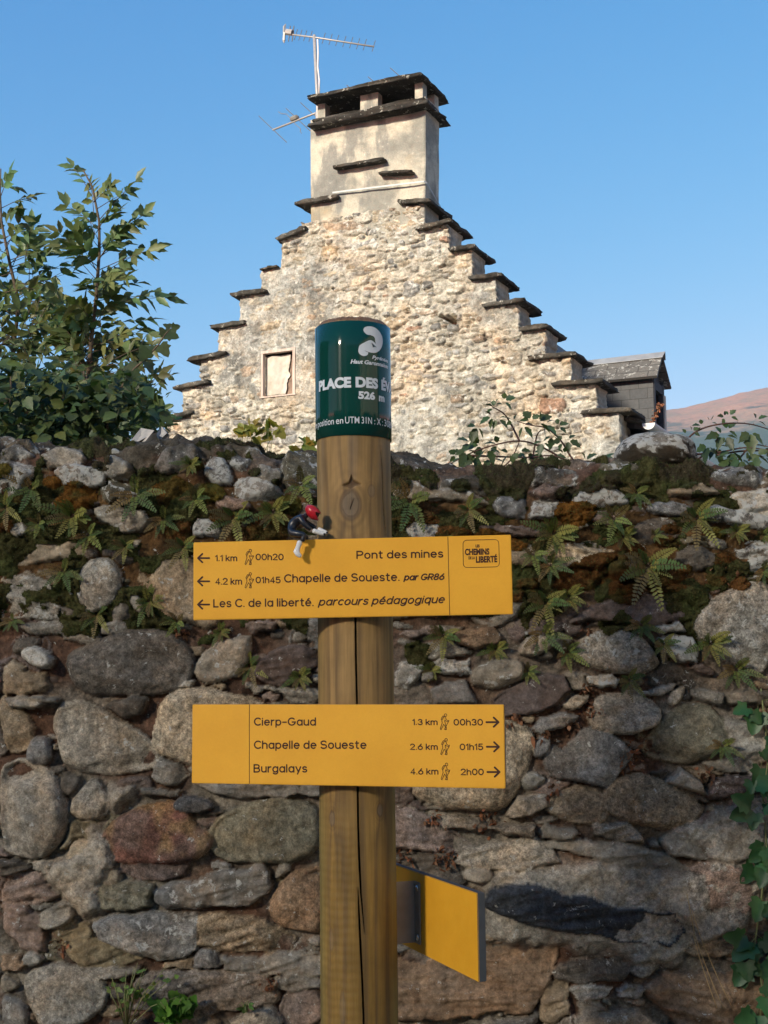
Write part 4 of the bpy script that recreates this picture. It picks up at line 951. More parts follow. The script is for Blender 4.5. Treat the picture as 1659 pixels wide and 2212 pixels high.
bramble('thorny bramble with arching canes against the hazy hill at the right edge', 3.66,
    [[r9(1275, 360), r9(1210, 300), r9(1260, 220), r9(1340, 175), r9(1450, 155), r9(1560, 158), r9(1659, 185), r9(1740, 220)], [r9(1225, 315), r9(1330, 312), r9(1430, 300), r9(1540, 280), r9(1659, 292), r9(1740, 300)], [r9(1400, 318), r9(1520, 298), r9(1659, 297), r9(1740, 310)], [r9(1480, 380), r9(1530, 315), r9(1580, 265), r9(1660, 276)], [r9(1275, 360), r9(1330, 318), r9(1400, 290), r9(1395, 220)], [r9(1560, 345), r9(1600, 320), r9(1640, 330)]],
    [(*r9(x, y), a, L) for x, y, a, L in [(1240, 215, 3., .035), (1270, 200, .8, .03), (1230, 262, 3.6, .04), (1360, 150, 1., .03), (1320, 170, 3., .035), (1460, 120, .9, .035), (1440, 125, 2.8, .03), (1600, 140, .7, .04), (1570, 200, 4.6, .07), (1420, 215, 3.3, .06), (1440, 220, 5., .05), (1450, 190, .7, .045), (1350, 270, 4.4, .06), (1390, 275, 5.2, .055), (1470, 300, 4.6, .065), (1450, 330, 4.2, .06), (1600, 320, 5.8, .06), (1640, 325, .2, .05), (1520, 340, 4.8, .06), (1550, 350, .6, .05), (1500, 360, 3.6, .05)]], 43)
def sprig(label, px, py, n, rs):
    random.seed(rs); p = at(px, py, 3.78); t = thing('leafy_sprig', label, 'plant', (p[0], p[1], p[2] - .12), 'sunlit sprigs behind the wall top')
    st, lv = MB(), MB()
    for i in range(n):
        e = Vector(p) + Vector((random.gauss(0, .035), random.gauss(0, .02), random.uniform(-.02, .055))); st.tube([Vector(p) - Vector((0, 0, .12)), e], [.0016, .0009], 4)
        for j in range(3):
            lobed(lv, e + rv(.006), (random.uniform(-1, 1), random.uniform(-.6, .2), random.uniform(-.5, .8)), Vector((-.5, -.7, .6)) + rv(.4), random.uniform(.022, .04), lcol(random.choice(((.22, .24, .04), (.16, .22, .05), (.30, .24, .05))), .2))
    st.build('stems', M['greenstem'], t, True); lv.build('leaves', M['leaf'], t, True, True)
sprig('yellow green leafy sprigs behind the wall top below the small window', 538, 955, 7, 1)
sprig('small yellowing sprig right of the larger sprigs behind the wall top', 575, 966, 3, 2)
sprig('round leaved green sprig just left of the post behind the wall top', 664, 972, 3, 3)

# ------------------------------------------------------------------ signpost
PY0 = 2.51; PR = .0724
def post_x(z): return -.0585 - .0078 * (z - 1.9874)
post = thing('signpost', 'round wooden hiking signpost with green name sleeve and three yellow direction boards', 'signpost', (post_x(0), PY0, 0))
def cyl_hit(px, py, R):
    """angle round the post (0 faces the camera, positive to the right) and height of the point seen at px,py"""
    d = ray(px, py); t = 2.4
    for _ in range(4):
        z = CAM[2] + d[2] * t; x0 = post_x(z); a = d[0] ** 2 + d[1] ** 2; b = 2 * (d[0] * (-x0) + d[1] * (-PY0)); c = x0 * x0 + PY0 ** 2 - R * R
        q = max(b * b - 4 * a * c, 0); t = (-b - math.sqrt(q)) / (2 * a)
    p = CAM + d * t; return math.atan2(p[0] - post_x(p[2]), PY0 - p[1]), p[2]
def cyl_pt(phi, z, R):
    return (post_x(z) + R * np.sin(phi), PY0 - R * np.cos(phi), z)
Z_TOP = cyl_hit(763, 690, PR)[1] + .0085
def build_post():
    NA, step = 330, .0021
    zs = np.concatenate([np.linspace(0, .55, 12, endpoint=False), np.arange(.55, Z_TOP - .010, step)])
    # angles: denser on the camera side, where the drying cracks are
    u = np.linspace(-math.pi, math.pi, NA, endpoint=False); ph = u - .62 * np.sin(u)
    PH, Z = np.meshgrid(ph, zs); A = PH * PR
    # growth figure: vertical bands drawn aside by knots
    g = A * 90 + fbm(PH * 1.5, Z * 1.1, 3, 2) * 2.2 + fbm(PH * 5, Z * 3., 2, 4) * .5
    kn = [(757, 1090, .0195, .028, 1.), (803, 1060, .008, .012, .6), (717, 1768, .007, .014, .8), (821, 1750, .007, .012, .9), (716, 2030, .006, .02, .5), (740, 2180, .006, .03, .5)]
    colr = np.zeros(PH.shape + (3,)); knotm = np.zeros(PH.shape); ringc = np.zeros(PH.shape)
    for x, y, ra, rz, w in kn:
        p0, z0 = cyl_hit(x, y, PR); da = (A - p0 * PR) / ra; dz = (Z - z0) / rz; d = np.sqrt(da * da + dz * dz)
        g = g + w * 3.2 * np.sign(da) * np.exp(-np.abs(da) * .55) * np.exp(-(dz / 2.6) ** 2) * (1 - np.exp(-np.abs(da) * 2))
        ring = np.exp(-np.maximum(0, d - 1) * 1.2) * w
        ringc = np.maximum(ringc, ring * (.5 + .5 * np.sin(d * 9 + fbm(A * 60, Z * 50, 3, 6) * 2)) * (d > .75))
        knotm = np.maximum(knotm, w * sstep(1.15, .75, d))
        edge = np.exp(-((d - 1.02) / .16) ** 2) * w; ringc = np.maximum(ringc, edge)
    band = .5 + .5 * np.sin(g * 2.1); band = band ** 3
    fine = fbm(A * 900, Z * 14, 3, 12)
    lo = sstep(1.55, 1.15, Z)[..., None]
    base = np.array((.275, .168, .062)) * (1 - lo) + np.array((.205, .12, .028)) * lo
    dark = np.array((.10, .062, .030))
    c = base * (1 - .62 * band[..., None]) + dark * .62 * band[..., None]
    c = c * (1 + .16 * fine[..., None]) * (1 + .22 * fbm(PH * 2.5, Z * 4, 4, 19)[..., None])
    green = sstep(.75, 1.25, np.abs(PH))[..., None] * (.35 + .5 * lo); c = c * (1 - green) + np.array((.20, .155, .05)) * green * (1 - .35 * band[..., None])
    grey = sstep(1.75, 2.0, Z)[..., None] * .25 * sstep(.2, -.3, fbm(PH * 3, Z * 5, 3, 23))[..., None]; c = c * (1 - grey) + np.array((.20, .16, .12)) * grey
    c = c * (1 - .72 * knotm[..., None]) + np.array((.15, .115, .08)) * .72 * knotm[..., None]
    c = c * (1 - .6 * ringc[..., None]) + np.array((.075, .045, .024)) * .6 * ringc[..., None]
    H = np.zeros(PH.shape) + band * -.00025 + fine * .00012 + knotm * -.0006 + fbm(PH * 2, Z * 3, 3, 31) * .0012
    # tool marks low on the post
    H = H + np.sin(Z * 2 * math.pi / .016 + fbm(PH * 4, Z * 8, 2, 41)) * .0003 * lo[..., 0] * sstep(.3, -.2, PH)
    cracks = [([(768, 1330), (769, 1420), (771, 1500), (773, 1700), (774, 1780), (776, 1850), (780, 1930), (785, 1985), (788, 2020)], .0021, .030), ([(773, 1915), (775, 1960), (779, 2040), (783, 2120), (786, 2200), (786, 2300)], .0021, .03),
              ([(822, 960), (826, 1020), (828, 1090), (834, 1160)], .0008, .012), ([(756, 1102), (761, 1085), (765, 1076)], .0006, .006)]
    chip = np.array([cyl_hit(x, y, PR) for x, y in ((737, 1049), (753, 1041), (759, 1024), (764, 1036), (784, 1047), (768, 1050), (758, 1056))]); chip[:, 0] *= PR
    ck = sstep(-.0006, .0022, sdf(A, Z, chip)); H = H - .005 * ck; c = c * (1 - .75 * ck[..., None]) + np.array((.05, .026, .012)) * .75 * ck[..., None]
    for pts, w, dep in cracks:
        Q = np.array([cyl_hit(x, y, PR) for x, y in pts])
        if abs(Q[0, 1] - Q[-1, 1]) < .01: # sideways split
            dd = np.abs(Z - np.interp(PH, Q[:, 0], Q[:, 1])); inside = (PH > Q[0, 0]) & (PH < Q[-1, 0]); prof = np.where(inside, 1, 0.) * np.sin(np.clip((PH - Q[0, 0]) / (Q[-1, 0] - Q[0, 0]), 0, 1) * math.pi)
        else:
            o = np.argsort(Q[:, 1]); q = Q[o]; xc = np.interp(Z, q[:, 1], q[:, 0]); dd = np.abs(PH - xc) * PR + fbm(PH * 0, Z * 90, 3, 51) * .0002
            t = np.clip((Z - q[0, 1]) / (q[-1, 1] - q[0, 1]), 0, 1); prof = np.where((Z > q[0, 1]) & (Z < q[-1, 1]), np.minimum(1, np.minimum(t, 1 - t) * 5) ** .6, 0)
            if w == .0021 and pts[0][1] == 1330: prof = np.where(Z > 1.5, np.where((Z < q[-1, 1]), 1, 0), prof)
        k = sstep(1.0, .45, dd / (w * np.maximum(prof, 1e-3))) * (prof > .02)
        H = H - dep * k; c = c * (1 - .8 * k[..., None]) + np.array((.02, .012, .007)) * .8 * k[..., None]
        c = c * (1 - .25 * np.exp(-dd / .006) * (prof > 0))[..., None]
    R = PR + H
    V = np.stack([post_x(Z) + R * np.sin(PH), PY0 - R * np.cos(PH), Z], -1)
    f = grid_faces(len(zs), NA); a = np.arange(len(zs) - 1) * NA
    wrap = np.stack([a + NA - 1, a, a + NA, a + 2 * NA - 1], -1)
    # chamfer and end grain
    VV = [V.reshape(-1, 3)]; CC = [c.reshape(-1, 3)]; FF = [f, wrap]; last = (len(zs) - 1) * NA; n0 = len(VV[0])
    for i, (rr, zz) in enumerate([(.97, Z_TOP - .0075), (.90, Z_TOP - .0015), (.84, Z_TOP), (.6, Z_TOP + .0005), (.3, Z_TOP + .001), (.02, Z_TOP + .001)]):
        x = post_x(zz) + PR * rr * np.sin(ph); y = PY0 - PR * rr * np.cos(ph); z = zz + fbm(np.cos(ph) * rr * 14, np.sin(ph) * rr * 14, 3, 60) * .002
        VV.append(np.stack([x, y, z], -1)); cc = np.array((.15, .085, .05)) * (1 + .35 * fbm(np.cos(ph) * rr * 20, np.sin(ph) * rr * 20, 3, 61))[:, None]; CC.append(cc)
        b = n0 + i * NA; k = np.arange(NA); FF.append(np.stack([last + k, last + (k + 1) % NA, b + (k + 1) % NA, b + k], -1)); last = b
    t = NT('weathered_pine'); col = t.attr('Col').outputs['Color']
    v = t.coord((1, 1, .06)); n = t.noise(160, 6, .6, v); n2 = t.noise(14, 5, .6)
    col = t.val(col, t.rng(n, .3, .7, .84, 1.16)); col = t.val(col, t.rng(n2, .3, .7, .86, 1.14))
    m = t.out(col, .72, t.bump(n, .35, .0015), .3)
    mesh('post', np.concatenate(VV), np.concatenate(FF), m, post, True, np.concatenate(CC))
build_post()

# lettering -------------------------------------------------------------------
_cache = {}
def glyphs(s, bold=0., shear=0., spacing=1.):
    k = (s, bold, shear, spacing)
    if k in _cache: return _cache[k]
    cu = bpy.data.curves.new('tmp', 'FONT'); cu.body = s; cu.offset = bold; cu.shear = shear; cu.space_character = spacing; cu.resolution_u = 5
    o = bpy.data.objects.new('tmp', cu); COL.objects.link(o); dg = bpy.context.evaluated_depsgraph_get(); dg.update()
    m = bpy.data.meshes.new_from_object(o.evaluated_get(dg)); v = np.array([x.co[:] for x in m.vertices])[:, :2]; f = [tuple(p.vertices) for p in m.polygons]
    bpy.data.objects.remove(o); bpy.data.curves.remove(cu); bpy.data.meshes.remove(m)
    _cache[k] = (v, f); return v, f
def text2d(s, x0, x1, base, cap, bold=0., shear=0., spacing=1.):
    v, f = glyphs(s, bold, shear, spacing); H = glyphs('H', bold)[0]; hc = H[:, 1].max() - H[:, 1].min(); b0 = H[:, 1].min()
    x = (v[:, 0] - v[:, 0].min()) / (v[:, 0].max() - v[:, 0].min()) * (x1 - x0) + x0
    return np.stack([x, base + (v[:, 1] - b0) / hc * cap], -1), f
def stroke2d(pts, w, closed=False):
    """thick rounded polyline in 2d -> verts, faces"""
    V, Fc = [], []
    P = [np.array(p, float) for p in pts]
    if closed: P = P + [P[0]]
    def disc(p):
        n = len(V); V.extend([p + w / 2 * np.array((math.cos(a), math.sin(a))) for a in np.linspace(0, 2 * math.pi, 8, endpoint=False)]); Fc.append(tuple(range(n, n + 8)))
    for i in range(len(P) - 1):
        d = P[i + 1] - P[i]; l = np.linalg.norm(d)
        if l < 1e-9: continue
        nn = np.array((-d[1], d[0])) / l * w / 2; n = len(V); V.extend([P[i] - nn, P[i + 1] - nn, P[i + 1] + nn, P[i] + nn]); Fc.append((n, n + 1, n + 2, n + 3))
    for p in P: disc(p)
    return np.array(V), Fc
# every stroke piece gets its own tiny height so that no two faces are coplanar
def lift(n_faces_list): pass
M['ink'] = plain('engraved_brown', (.045, .014, .006), .6, .1)
t = NT('yellow_laminate'); v = t.coord(); n1 = t.noise(9, 5, .6, v); n2 = t.noise(260, 3, .6, v); n3 = t.noise(45, 5, .65, v)
c = t.val((.60, .315, .022), t.rng(n1, .3, .7, .93, 1.06)) if False else t.mix(t.rng(n1, .35, .65), (.74, .365, .022), (.69, .33, .018))
c = t.val(c, t.rng(n2, .3, .7, .98, 1.02)); c = t.mix(t.rng(n3, .74, .80, 0, .2), c, (.36, .20, .03))
M['yellow'] = t.out(c, t.rng(n3, .3, .7, .5, .62), t.bump(n2, .08, .0006), .35)
M['edge'] = plain('laminate_core', (.055, .062, .07), .55, .15)
M['steel'] = plain('galvanised_bracket', (.30, .27, .235), .5, .12, 30, metal=.35)
M['bolt'] = plain('bolt_steel', (.62, .62, .62), .2, .05, metal=1.)
class Board:
    def __init__(s, c, yaw, roll, w, h, th=.012):
        s.c = np.array(c); s.w, s.h, s.th = w, h, th
        s.u = np.array([math.cos(yaw) * math.cos(roll), -math.sin(yaw) * math.cos(roll), math.sin(roll)]); s.n = np.array([-math.sin(yaw), -math.cos(yaw), 0])
        s.v = np.cross(s.u, s.n); s.v = s.v if s.v[2] > 0 else -s.v
    def P(s, a, b, o=0.): return s.c + s.u * a + s.v * b + s.n * o
    def px(s, px, py):      # pixel of the photograph -> board coordinates
        d = ray(px, py); t = np.dot(s.c - CAM, s.n) / np.dot(d, s.n); p = CAM + d * t - s.c; return np.dot(p, s.u), np.dot(p, s.v)
    def build(s, label):
        bm = bmesh.new(); bmesh.ops.create_cube(bm, size=1)
        for q in bm.verts: q.co = Vector((q.co.x * s.w, q.co.y * s.h, q.co.z * s.th - s.th / 2))
        bmesh.ops.bevel(bm, geom=bm.edges[:] + bm.verts[:], offset=.0012, segments=2, affect='EDGES')
        V = [s.P(q.co.x, q.co.y, q.co.z) for q in bm.verts]; bm.verts.ensure_lookup_table(); Fc = [tuple(q.index for q in f.verts) for f in bm.faces]
        mi = [0 if abs(f.normal.z) > .9 else 1 for f in bm.faces]; bm.free()
        s.o = mesh('direction_board', V, Fc, [M['yellow'], M['edge']], post, False, mi=mi); tag(s.o, label); return s.o
    def put(s, name, pieces, mat=None):
        V, Fc = [], []
        k = 0
        for v, f in pieces:
            n = len(V)
            for face in f: pass
            V += [s.P(a, b, .0005) for a, b in v]; Fc += [tuple(i + n for i in q) for q in f]
        return mesh(name, V, Fc, mat or M['ink'], s.o, False)
    def strokes(s, name, lines, w, mat=None):
        V, Fc = [], []; k = 0
        for pts, closed in lines:
            v, f = stroke2d(pts, w, closed); 
            for q in f:
                n = len(V); V += [s.P(v[i][0], v[i][1], .0004 + .000012 * (k % 40)) for i in q]; Fc.append(tuple(range(n, n + len(q)))); k += 1
        return mesh(name, V, Fc, mat or M['ink'], s.o, False)
HIK_C = ((350, 190), 30)
HIK = [([(300, 212), (283, 210), (262, 240), (243, 278), (241, 293), (262, 303), (285, 262), (300, 235), (312, 216)], False), ([(312, 216), (335, 224), (350, 245), (362, 282), (375, 302), (418, 322), (424, 338), (412, 346), (380, 336), (345, 322), (340, 302)], False),
       ([(312, 218), (285, 265), (262, 303), (258, 325), (268, 368), (243, 440), (220, 512), (240, 530), (275, 460), (303, 400), (325, 432), (340, 468), (342, 525), (362, 530), (375, 516), (368, 475), (355, 438), (348, 395), (335, 350), (325, 328), (340, 302)], False), ([(432, 310), (420, 342), (370, 430), (322, 526)], False)]
def hiker(B, z2p, x0, x1, y0, y1):
    def cv(x, y): return B.px(*z2p(x0 + (x - 215) / 220 * (x1 - x0), y0 + (y - 155) / 378 * (y1 - y0)))
    L = [([cv(*p) for p in pts], c) for pts, c in HIK]
    L.append(([cv(350 + 31 * math.cos(a), 190 + 31 * math.sin(a)) for a in np.linspace(0, 6.283, 14, endpoint=False)], True))
    B.strokes('hiker_pictogram', L, .00105)
def arrow(B, z2p, xt, xe, y, hd, w=.0034):
    """xt tip, xe tail end"""
    sg = 1 if xe > xt else -1; cv = lambda x, y_: B.px(*z2p(x, y_))
    B.strokes('arrow', [([cv(xe, y), cv(xt, y)], False), ([cv(xt + sg * hd, y - hd * .95), cv(xt, y), cv(xt + sg * hd, y + hd * .95)], False)], w)
def word(B, z2p, s, x0, x1, base, cap, bold=0., shear=0., name='lettering', base1=None):
    a0, b0 = B.px(*z2p(x0, base)); a1, b1 = B.px(*z2p(x1, base if base1 is None else base1)); _, bc = B.px(*z2p(x0, cap))
    v, f = text2d(s, a0, a1, 0, abs(bc - b0), bold, shear); v[:, 1] += b0 + (b1 - b0) * (v[:, 0] - a0) / (a1 - a0)
    return B.put(name, [(v, f)])
# a round ended single stroke engraving alphabet for the boards --------------------------
def ell(cx, cy, rx, ry, a0, a1, n=14):
    return [(cx + rx * math.cos(math.radians(a0 + (a1 - a0) * i / n)), cy + ry * math.sin(math.radians(a0 + (a1 - a0) * i / n))) for i in range(n + 1)]
def strokefont():
    X = .71; bowl = lambda: ell(.27, X / 2, .27, X / 2, 0, 360, 20); arch = lambda x0, w: [(x0, .38)] + ell(x0 + w / 2, X - w / 2 - .02, w / 2, w / 2 + .02, 180, 0, 12) + [(x0 + w, 0)]
    G = {}
    G['a'] = [bowl(), [(.54, X), (.54, 0)]], .54; G['b'] = [bowl(), [(0, 1), (0, 0)]], .54; G['c'] = [ell(.27, X / 2, .27, X / 2, 52, 308)], .46; G['d'] = [bowl(), [(.54, 1), (.54, 0)]], .54
    G['e'] = [[(.02, .37), (.54, .37)] + ell(.27, X / 2, .27, X / 2, 4, 312, 18)], .54; G['é'] = [G['e'][0][0], [(.22, .86), (.38, 1.0)]], .54
    G['g'] = [bowl(), [(.54, X), (.54, 0)] + ell(.28, -.03, .26, .25, 0, -150, 10)], .54; G['h'] = [[(0, 1), (0, 0)], arch(0, .5)], .5; G['i'] = [[(0, X), (0, 0)], [(0, .96), (0, .965)]], 0.02
    G['k'] = [[(0, 1), (0, 0)], [(.44, X), (0, .27)], [(.15, .41), (.47, 0)]], .46; G['l'] = [[(0, 1), (0, 0)]], .02; G['m'] = [[(0, X), (0, 0)], arch(0, .42), arch(.42, .42)], .84; G['n'] = [[(0, X), (0, 0)], arch(0, .5)], .5
    G['o'] = [bowl()], .54; G['p'] = [bowl(), [(0, X), (0, -.28)]], .54; G['q'] = [bowl(), [(.54, X), (.54, -.28)]], .54; G['r'] = [[(0, X), (0, 0)], [(0, .40), (.05, .58), (.15, .68), (.30, X)]], .30
    sc = lambda w, h: [ell(w / 2, h * .745, w / 2 * .92, h * .255, 30, 270, 12) + ell(w / 2, h * .255, w / 2, h * .255, 90, -150, 12)]
    G['s'] = sc(.44, X), .44; G['S'] = sc(.62, 1), .62; G['t'] = [[(.13, .95), (.13, .18)] + ell(.28, .16, .15, .16, 180, 290, 6), [(0, X), (.33, X)]], .35
    G['u'] = [[(0, X), (0, .26)] + ell(.25, .26, .25, .26, 180, 360, 12)[1:] + [(.5, X)], [(.5, X), (.5, 0)]], .5; G['y'] = [[(0, X), (.27, .03)], [(.52, X), (.18, -.28)]], .52
    G['P'] = [[(0, 0), (0, 1), (.34, 1)] + ell(.34, .73, .27, .27, 90, -90, 10) + [(0, .46)]], .6; G['R'] = [G['P'][0][0], [(.3, .46), (.6, 0)]], .6; G['L'] = [[(0, 1), (0, 0), (.48, 0)]], .48
    G['B'] = [[(0, 0), (0, 1), (.33, 1)] + ell(.33, .765, .23, .235, 90, -90, 10) + [(0, .53)], [(.33, .53)] + ell(.35, .265, .27, .265, 90, -90, 10) + [(0, 0)]], .62
    G['C'] = [ell(.4, .5, .4, .5, 48, 312, 18)], .68; G['G'] = [ell(.4, .5, .4, .5, 48, 350, 18) + [(.8, .44), (.46, .44)]], .8
    G['0'] = [ell(.31, .5, .31, .5, 0, 360, 22)], .62; G['1'] = [[(0, .80), (.2, 1), (.2, 0)]], .22; G['2'] = [ell(.28, .72, .28, .28, 165, -30, 12) + [(.0, 0), (.58, 0)]], .58
    G['3'] = [[(.04, 1), (.52, 1), (.26, .6)] + ell(.27, .30, .29, .30, 80, -150, 12)] if False else [ell(.28, .75, .25, .25, 160, -80, 10) + ell(.28, .26, .29, .26, 88, -155, 12)], .57
    G['4'] = [[(.42, 0), (.42, 1), (0, .26), (.58, .26)]], .58; G['5'] = [[(.5, 1), (.08, 1), (.03, .53)] + ell(.27, .32, .29, .32, 130, -150, 14)], .57
    G['6'] = [[(.42, 1), (.10, .52)] + ell(.29, .31, .29, .31, 140, 500, 20)], .58; G['8'] = [ell(.29, .76, .24, .24, -90, 270, 16), ell(.29, .26, .29, .26, 90, 450, 18)], .58
    G['.'] = [[(0.02, .02), (.02, .025)]], .04; G['-'] = [[(0, .42), (.40, .42)]], .40; G[' '] = [], .16
    return G
SF = strokefont()
def ribbon(pts, w):
    P = [np.array(pts[0], float)]
    for q in pts[1:]:
        q = np.array(q, float)
        if np.linalg.norm(q - P[-1]) > w * .04: P.append(q)
    if len(P) == 1: P.append(P[0] + np.array((w * .02, 0)))
    n = len(P); closed = np.linalg.norm(P[0] - P[-1]) < w * .3 and n > 6; V, Fc = [], []
    if closed: P = P[:-1]; n -= 1
    for i in range(n):
        a = P[i] - P[i - 1] if (i > 0 or closed) else P[1] - P[0]; b = P[(i + 1) % n] - P[i] if (i < n - 1 or closed) else a
        a = a / (np.linalg.norm(a) + 1e-12); b = b / (np.linalg.norm(b) + 1e-12); t_ = a + b; l = np.linalg.norm(t_); t_ = t_ / l if l > 1e-6 else a
        m = np.array((-t_[1], t_[0])); k = min(1 / max(.35, abs(np.dot(m, np.array((-a[1], a[0]))))), 1.6); V += [P[i] + m * w / 2 * k, P[i] - m * w / 2 * k]
    for i in range(n if closed else n - 1): j = (i + 1) % n; Fc.append((2 * i, 2 * i + 1, 2 * j + 1, 2 * j))
    if not closed:
        for e, o in ((0, 1), (n - 1, n - 2)):
            d = P[e] - P[o]; a0 = math.atan2(d[1], d[0]); k0 = len(V); V += [P[e] + w / 2 * np.array((math.cos(a0 + q), math.sin(a0 + q))) for q in np.linspace(-math.pi / 2, math.pi / 2, 7)]; Fc.append(tuple(range(k0, k0 + 7)))
    return V, Fc
def engrave(B, z2p, s, x0, x1, base, cap, w=.0021, shear=0., base1=None, name='lettering'):
    a0, b0 = B.px(*z2p(x0, base)); a1, b1 = B.px(*z2p(x1, base if base1 is None else base1)); _, bc = B.px(*z2p(x0, cap)); ch = abs(bc - b0)
    x = 0; L = []
    for c in s:
        st, adv = SF[c]
        for p in st: L.append([(x + u + shear * v, v) for u, v in p])
        x += adv + (.24 if c != ' ' else .16)
    xs_ = [u for p in L for u, v in p]; lo, hi = min(xs_), max(xs_); a0 += w / 2; a1 -= w / 2; V, Fc = [], []
    for k, p in enumerate(L):
        q = [(a0 + (u - lo) / (hi - lo) * (a1 - a0), 0) for u, v in p]; q = [(u, b0 + w / 2 + v * (ch - w) + (b1 - b0) * (u - a0) / (a1 - a0)) for (u, _), (_, v) in zip(q, p)]
        v_, f_ = ribbon(q, w); n = len(V); V += [B.P(i[0], i[1], .0004 + .00001 * (k % 6)) for i in v_]; Fc += [tuple(i + n for i in g) for g in f_]
    return mesh(name, V, Fc, M['ink'], B.o, False)
z6 = lambda x, y: ((600 + x / 1.50818) / 1.507, (1600 + y / 1.50818) / 1.507)
z7 = lambda x, y: ((600 + x / 1.50818) / 1.507, (2250 + y / 1.50818) / 1.507)
B1 = Board((-.0626, 2.4218, 1.7567), .0936, .0111, .6, .1472)
B1.build('upper yellow board with three lines pointing left')
BD, BL = .006, .0
arrow(B1, z6, 67, 123, 327, 22); arrow(B1, z6, 67, 123, 441, 22); arrow(B1, z6, 67, 123, 555, 22)
engrave(B1, z6, '1.1 km', 152, 260, 343, 311, .0021); hiker(B1, z6, 297, 342, 283, 360); engrave(B1, z6, '00h20', 350, 488, 338, 305, .0021)
engrave(B1, z6, 'Pont des mines', 845, 1272, 332, 291, .0026, 0, 325)
engrave(B1, z6, '4.2 km', 152, 284, 458, 424, .0021); hiker(B1, z6, 297, 342, 397, 475); engrave(B1, z6, '01h45', 350, 473, 451, 418, .0021)
engrave(B1, z6, 'Chapelle de Soueste.', 490, 1057, 448, 406, .0026, 0, 440); engrave(B1, z6, 'par GR86', 1075, 1278, 438, 404, .0026, .24, 435)
engrave(B1, z6, 'Les C. de la liberté.', 142, 635, 570, 528, .0026, 0, 564); engrave(B1, z6, 'parcours pédagogique', 655, 1280, 562, 521, .0026, .24, 549)
B1.strokes('divider_line', [([B1.px(*z6(1294, 222)), B1.px(*z6(1303, 606))], False)], .0011)
zl = lambda x, y: ((1480 + x / 9.217) / 1.507, (1740 + y / 9.217) / 1.507)
def emblem():
    cs = [(250, 170, 1325, 150), (0, 0)]
    q = {'tl': (248, 172), 'tr': (1322, 150), 'br': (1345, 968), 'bl': (262, 995)}; pts = []
    def bil(u, v): return tuple((1 - u) * (1 - v) * np.array(q['tl']) + u * (1 - v) * np.array(q['tr']) + u * v * np.array(q['br']) + (1 - u) * v * np.array(q['bl']))
    r, rv_ = .11, .145
    for cx, cy, a0 in ((1 - r, rv_, -math.pi / 2), (1 - r, 1 - rv_, 0), (r, 1 - rv_, math.pi / 2), (r, rv_, math.pi)):
        for a in np.linspace(a0, a0 + math.pi / 2, 7): pts.append(B1.px(*zl(*bil(cx + r * math.cos(a), cy + rv_ * math.sin(a)))))
    B1.strokes('emblem_border', [(pts, True)], .0010)
    for s, x0, x1, b, c, b1 in (('LES', 628, 752, 388, 302, 385), ('CHEMINS', 310, 1045, 622, 430, 606), ('DE LA', 418, 612, 748, 660, 744), ('LIBERTÉ', 640, 1282, 852, 655, 834)):
        word(B1, zl, s, x0, x1, b, c, .045, 0, 'emblem_lettering', b1)
emblem()
B2 = Board((-.0768, 2.42 - .004, 1.4488), .2638, .0039, .6, .1474); B2.build('lower yellow board with three lines pointing right')
B2.strokes('divider_line', [([B2.px(*z7(320, 66)), B2.px(*z7(320, 453))], False)], .0011)
engrave(B2, z7, 'Cierp-Gaud', 342, 647, 170, 129, .0026); engrave(B2, z7, 'Chapelle de Soueste', 342, 895, 284, 242, .0026); engrave(B2, z7, 'Burgalays', 340, 604, 400, 358, .0026)
for (s, x0, x1, b, c), (h0, h1, h2, h3), (s2, y0, y1, b2, c2), (at_, ae, ay) in ((('1.3 km', 1120, 1244, 167, 136), (1256, 1300, 110, 190), ('00h30', 1322, 1467, 169, 136), (1543, 1483, 152)), (('2.6 km', 1108, 1245, 289, 257), (1258, 1303, 231, 313), ('01h15', 1352, 1468, 290, 257), (1545, 1485, 273)), (('4.6 km', 1110, 1248, 410, 378), (1260, 1305, 352, 436), ('2h00', 1357, 1471, 413, 380), (1548, 1488, 397))):
    engrave(B2, z7, s, x0, x1, b, c, .0021); hiker(B2, z7, h0, h1, h2, h3); engrave(B2, z7, s2, y0, y1, b2, c2, .0021); arrow(B2, z7, at_, ae, ay, 24)
# third board, seen from behind, nearly edge on, held by a folded steel bracket
_u3 = np.array([.354, -.935, 0])
B3 = Board((.1141 - .354 * .113, 2.4509 + .935 * .113, 1.1199 - .002), 1.2086, .0177, .487, .150, .0155); B3.build('lowest board swung towards the viewer, plain yellow back showing')
def bracket():
    mb = MB(); a0 = -.017; hh = .058
    T = lambda p: tuple(B3.P(*p))
    # flange on the board, web towards the post, lip against the post
    mb.box((a0 - .026, -hh, .0006), (a0, hh, .0028), T); mb.box((a0 - .0285, -hh, .0006), (a0 - .0262, hh, .044), T)
    for y0, y1 in ((-hh, -.048), (-.024, .024), (.048, hh)): mb.box((a0 - .060, y0, .0445), (a0 - .0264, y1, .0468), T)
    mb.box((a0 - .034, -hh, .0445), (a0 - .0264, hh, .0466), T)
    o = mb.build('bracket', M['steel'], B3.o); 
    for sgn in (-1, 1):
        m2 = MB(); c0 = B3.P(a0 - .012, sgn * .046, .0028); pts = [c0 + B3.n * q for q in (0, .0012, .003, .0042)]
        m2.tube(pts, [.0062, .0062, .0048, .002], 14); m2.build('bolt', M['bolt'], B3.o, True)
    m3 = MB()
    for sgn in (-1, 1):
        m3.tube([cyl_pt(a, 1.118 + sgn * .036, PR + .0012) for a in np.linspace(.4, 2.4, 20)], .001, 4)
    for B, zc in ((B1, 1.7567), (B2, 1.4488)):
        m4 = MB(); TT = lambda p: tuple(B.P(*p)); m4.box((-.045, -.062, -.0148), (.045, .062, -.0121), TT); m4.build('bracket', M['steel'], B.o)
bracket()

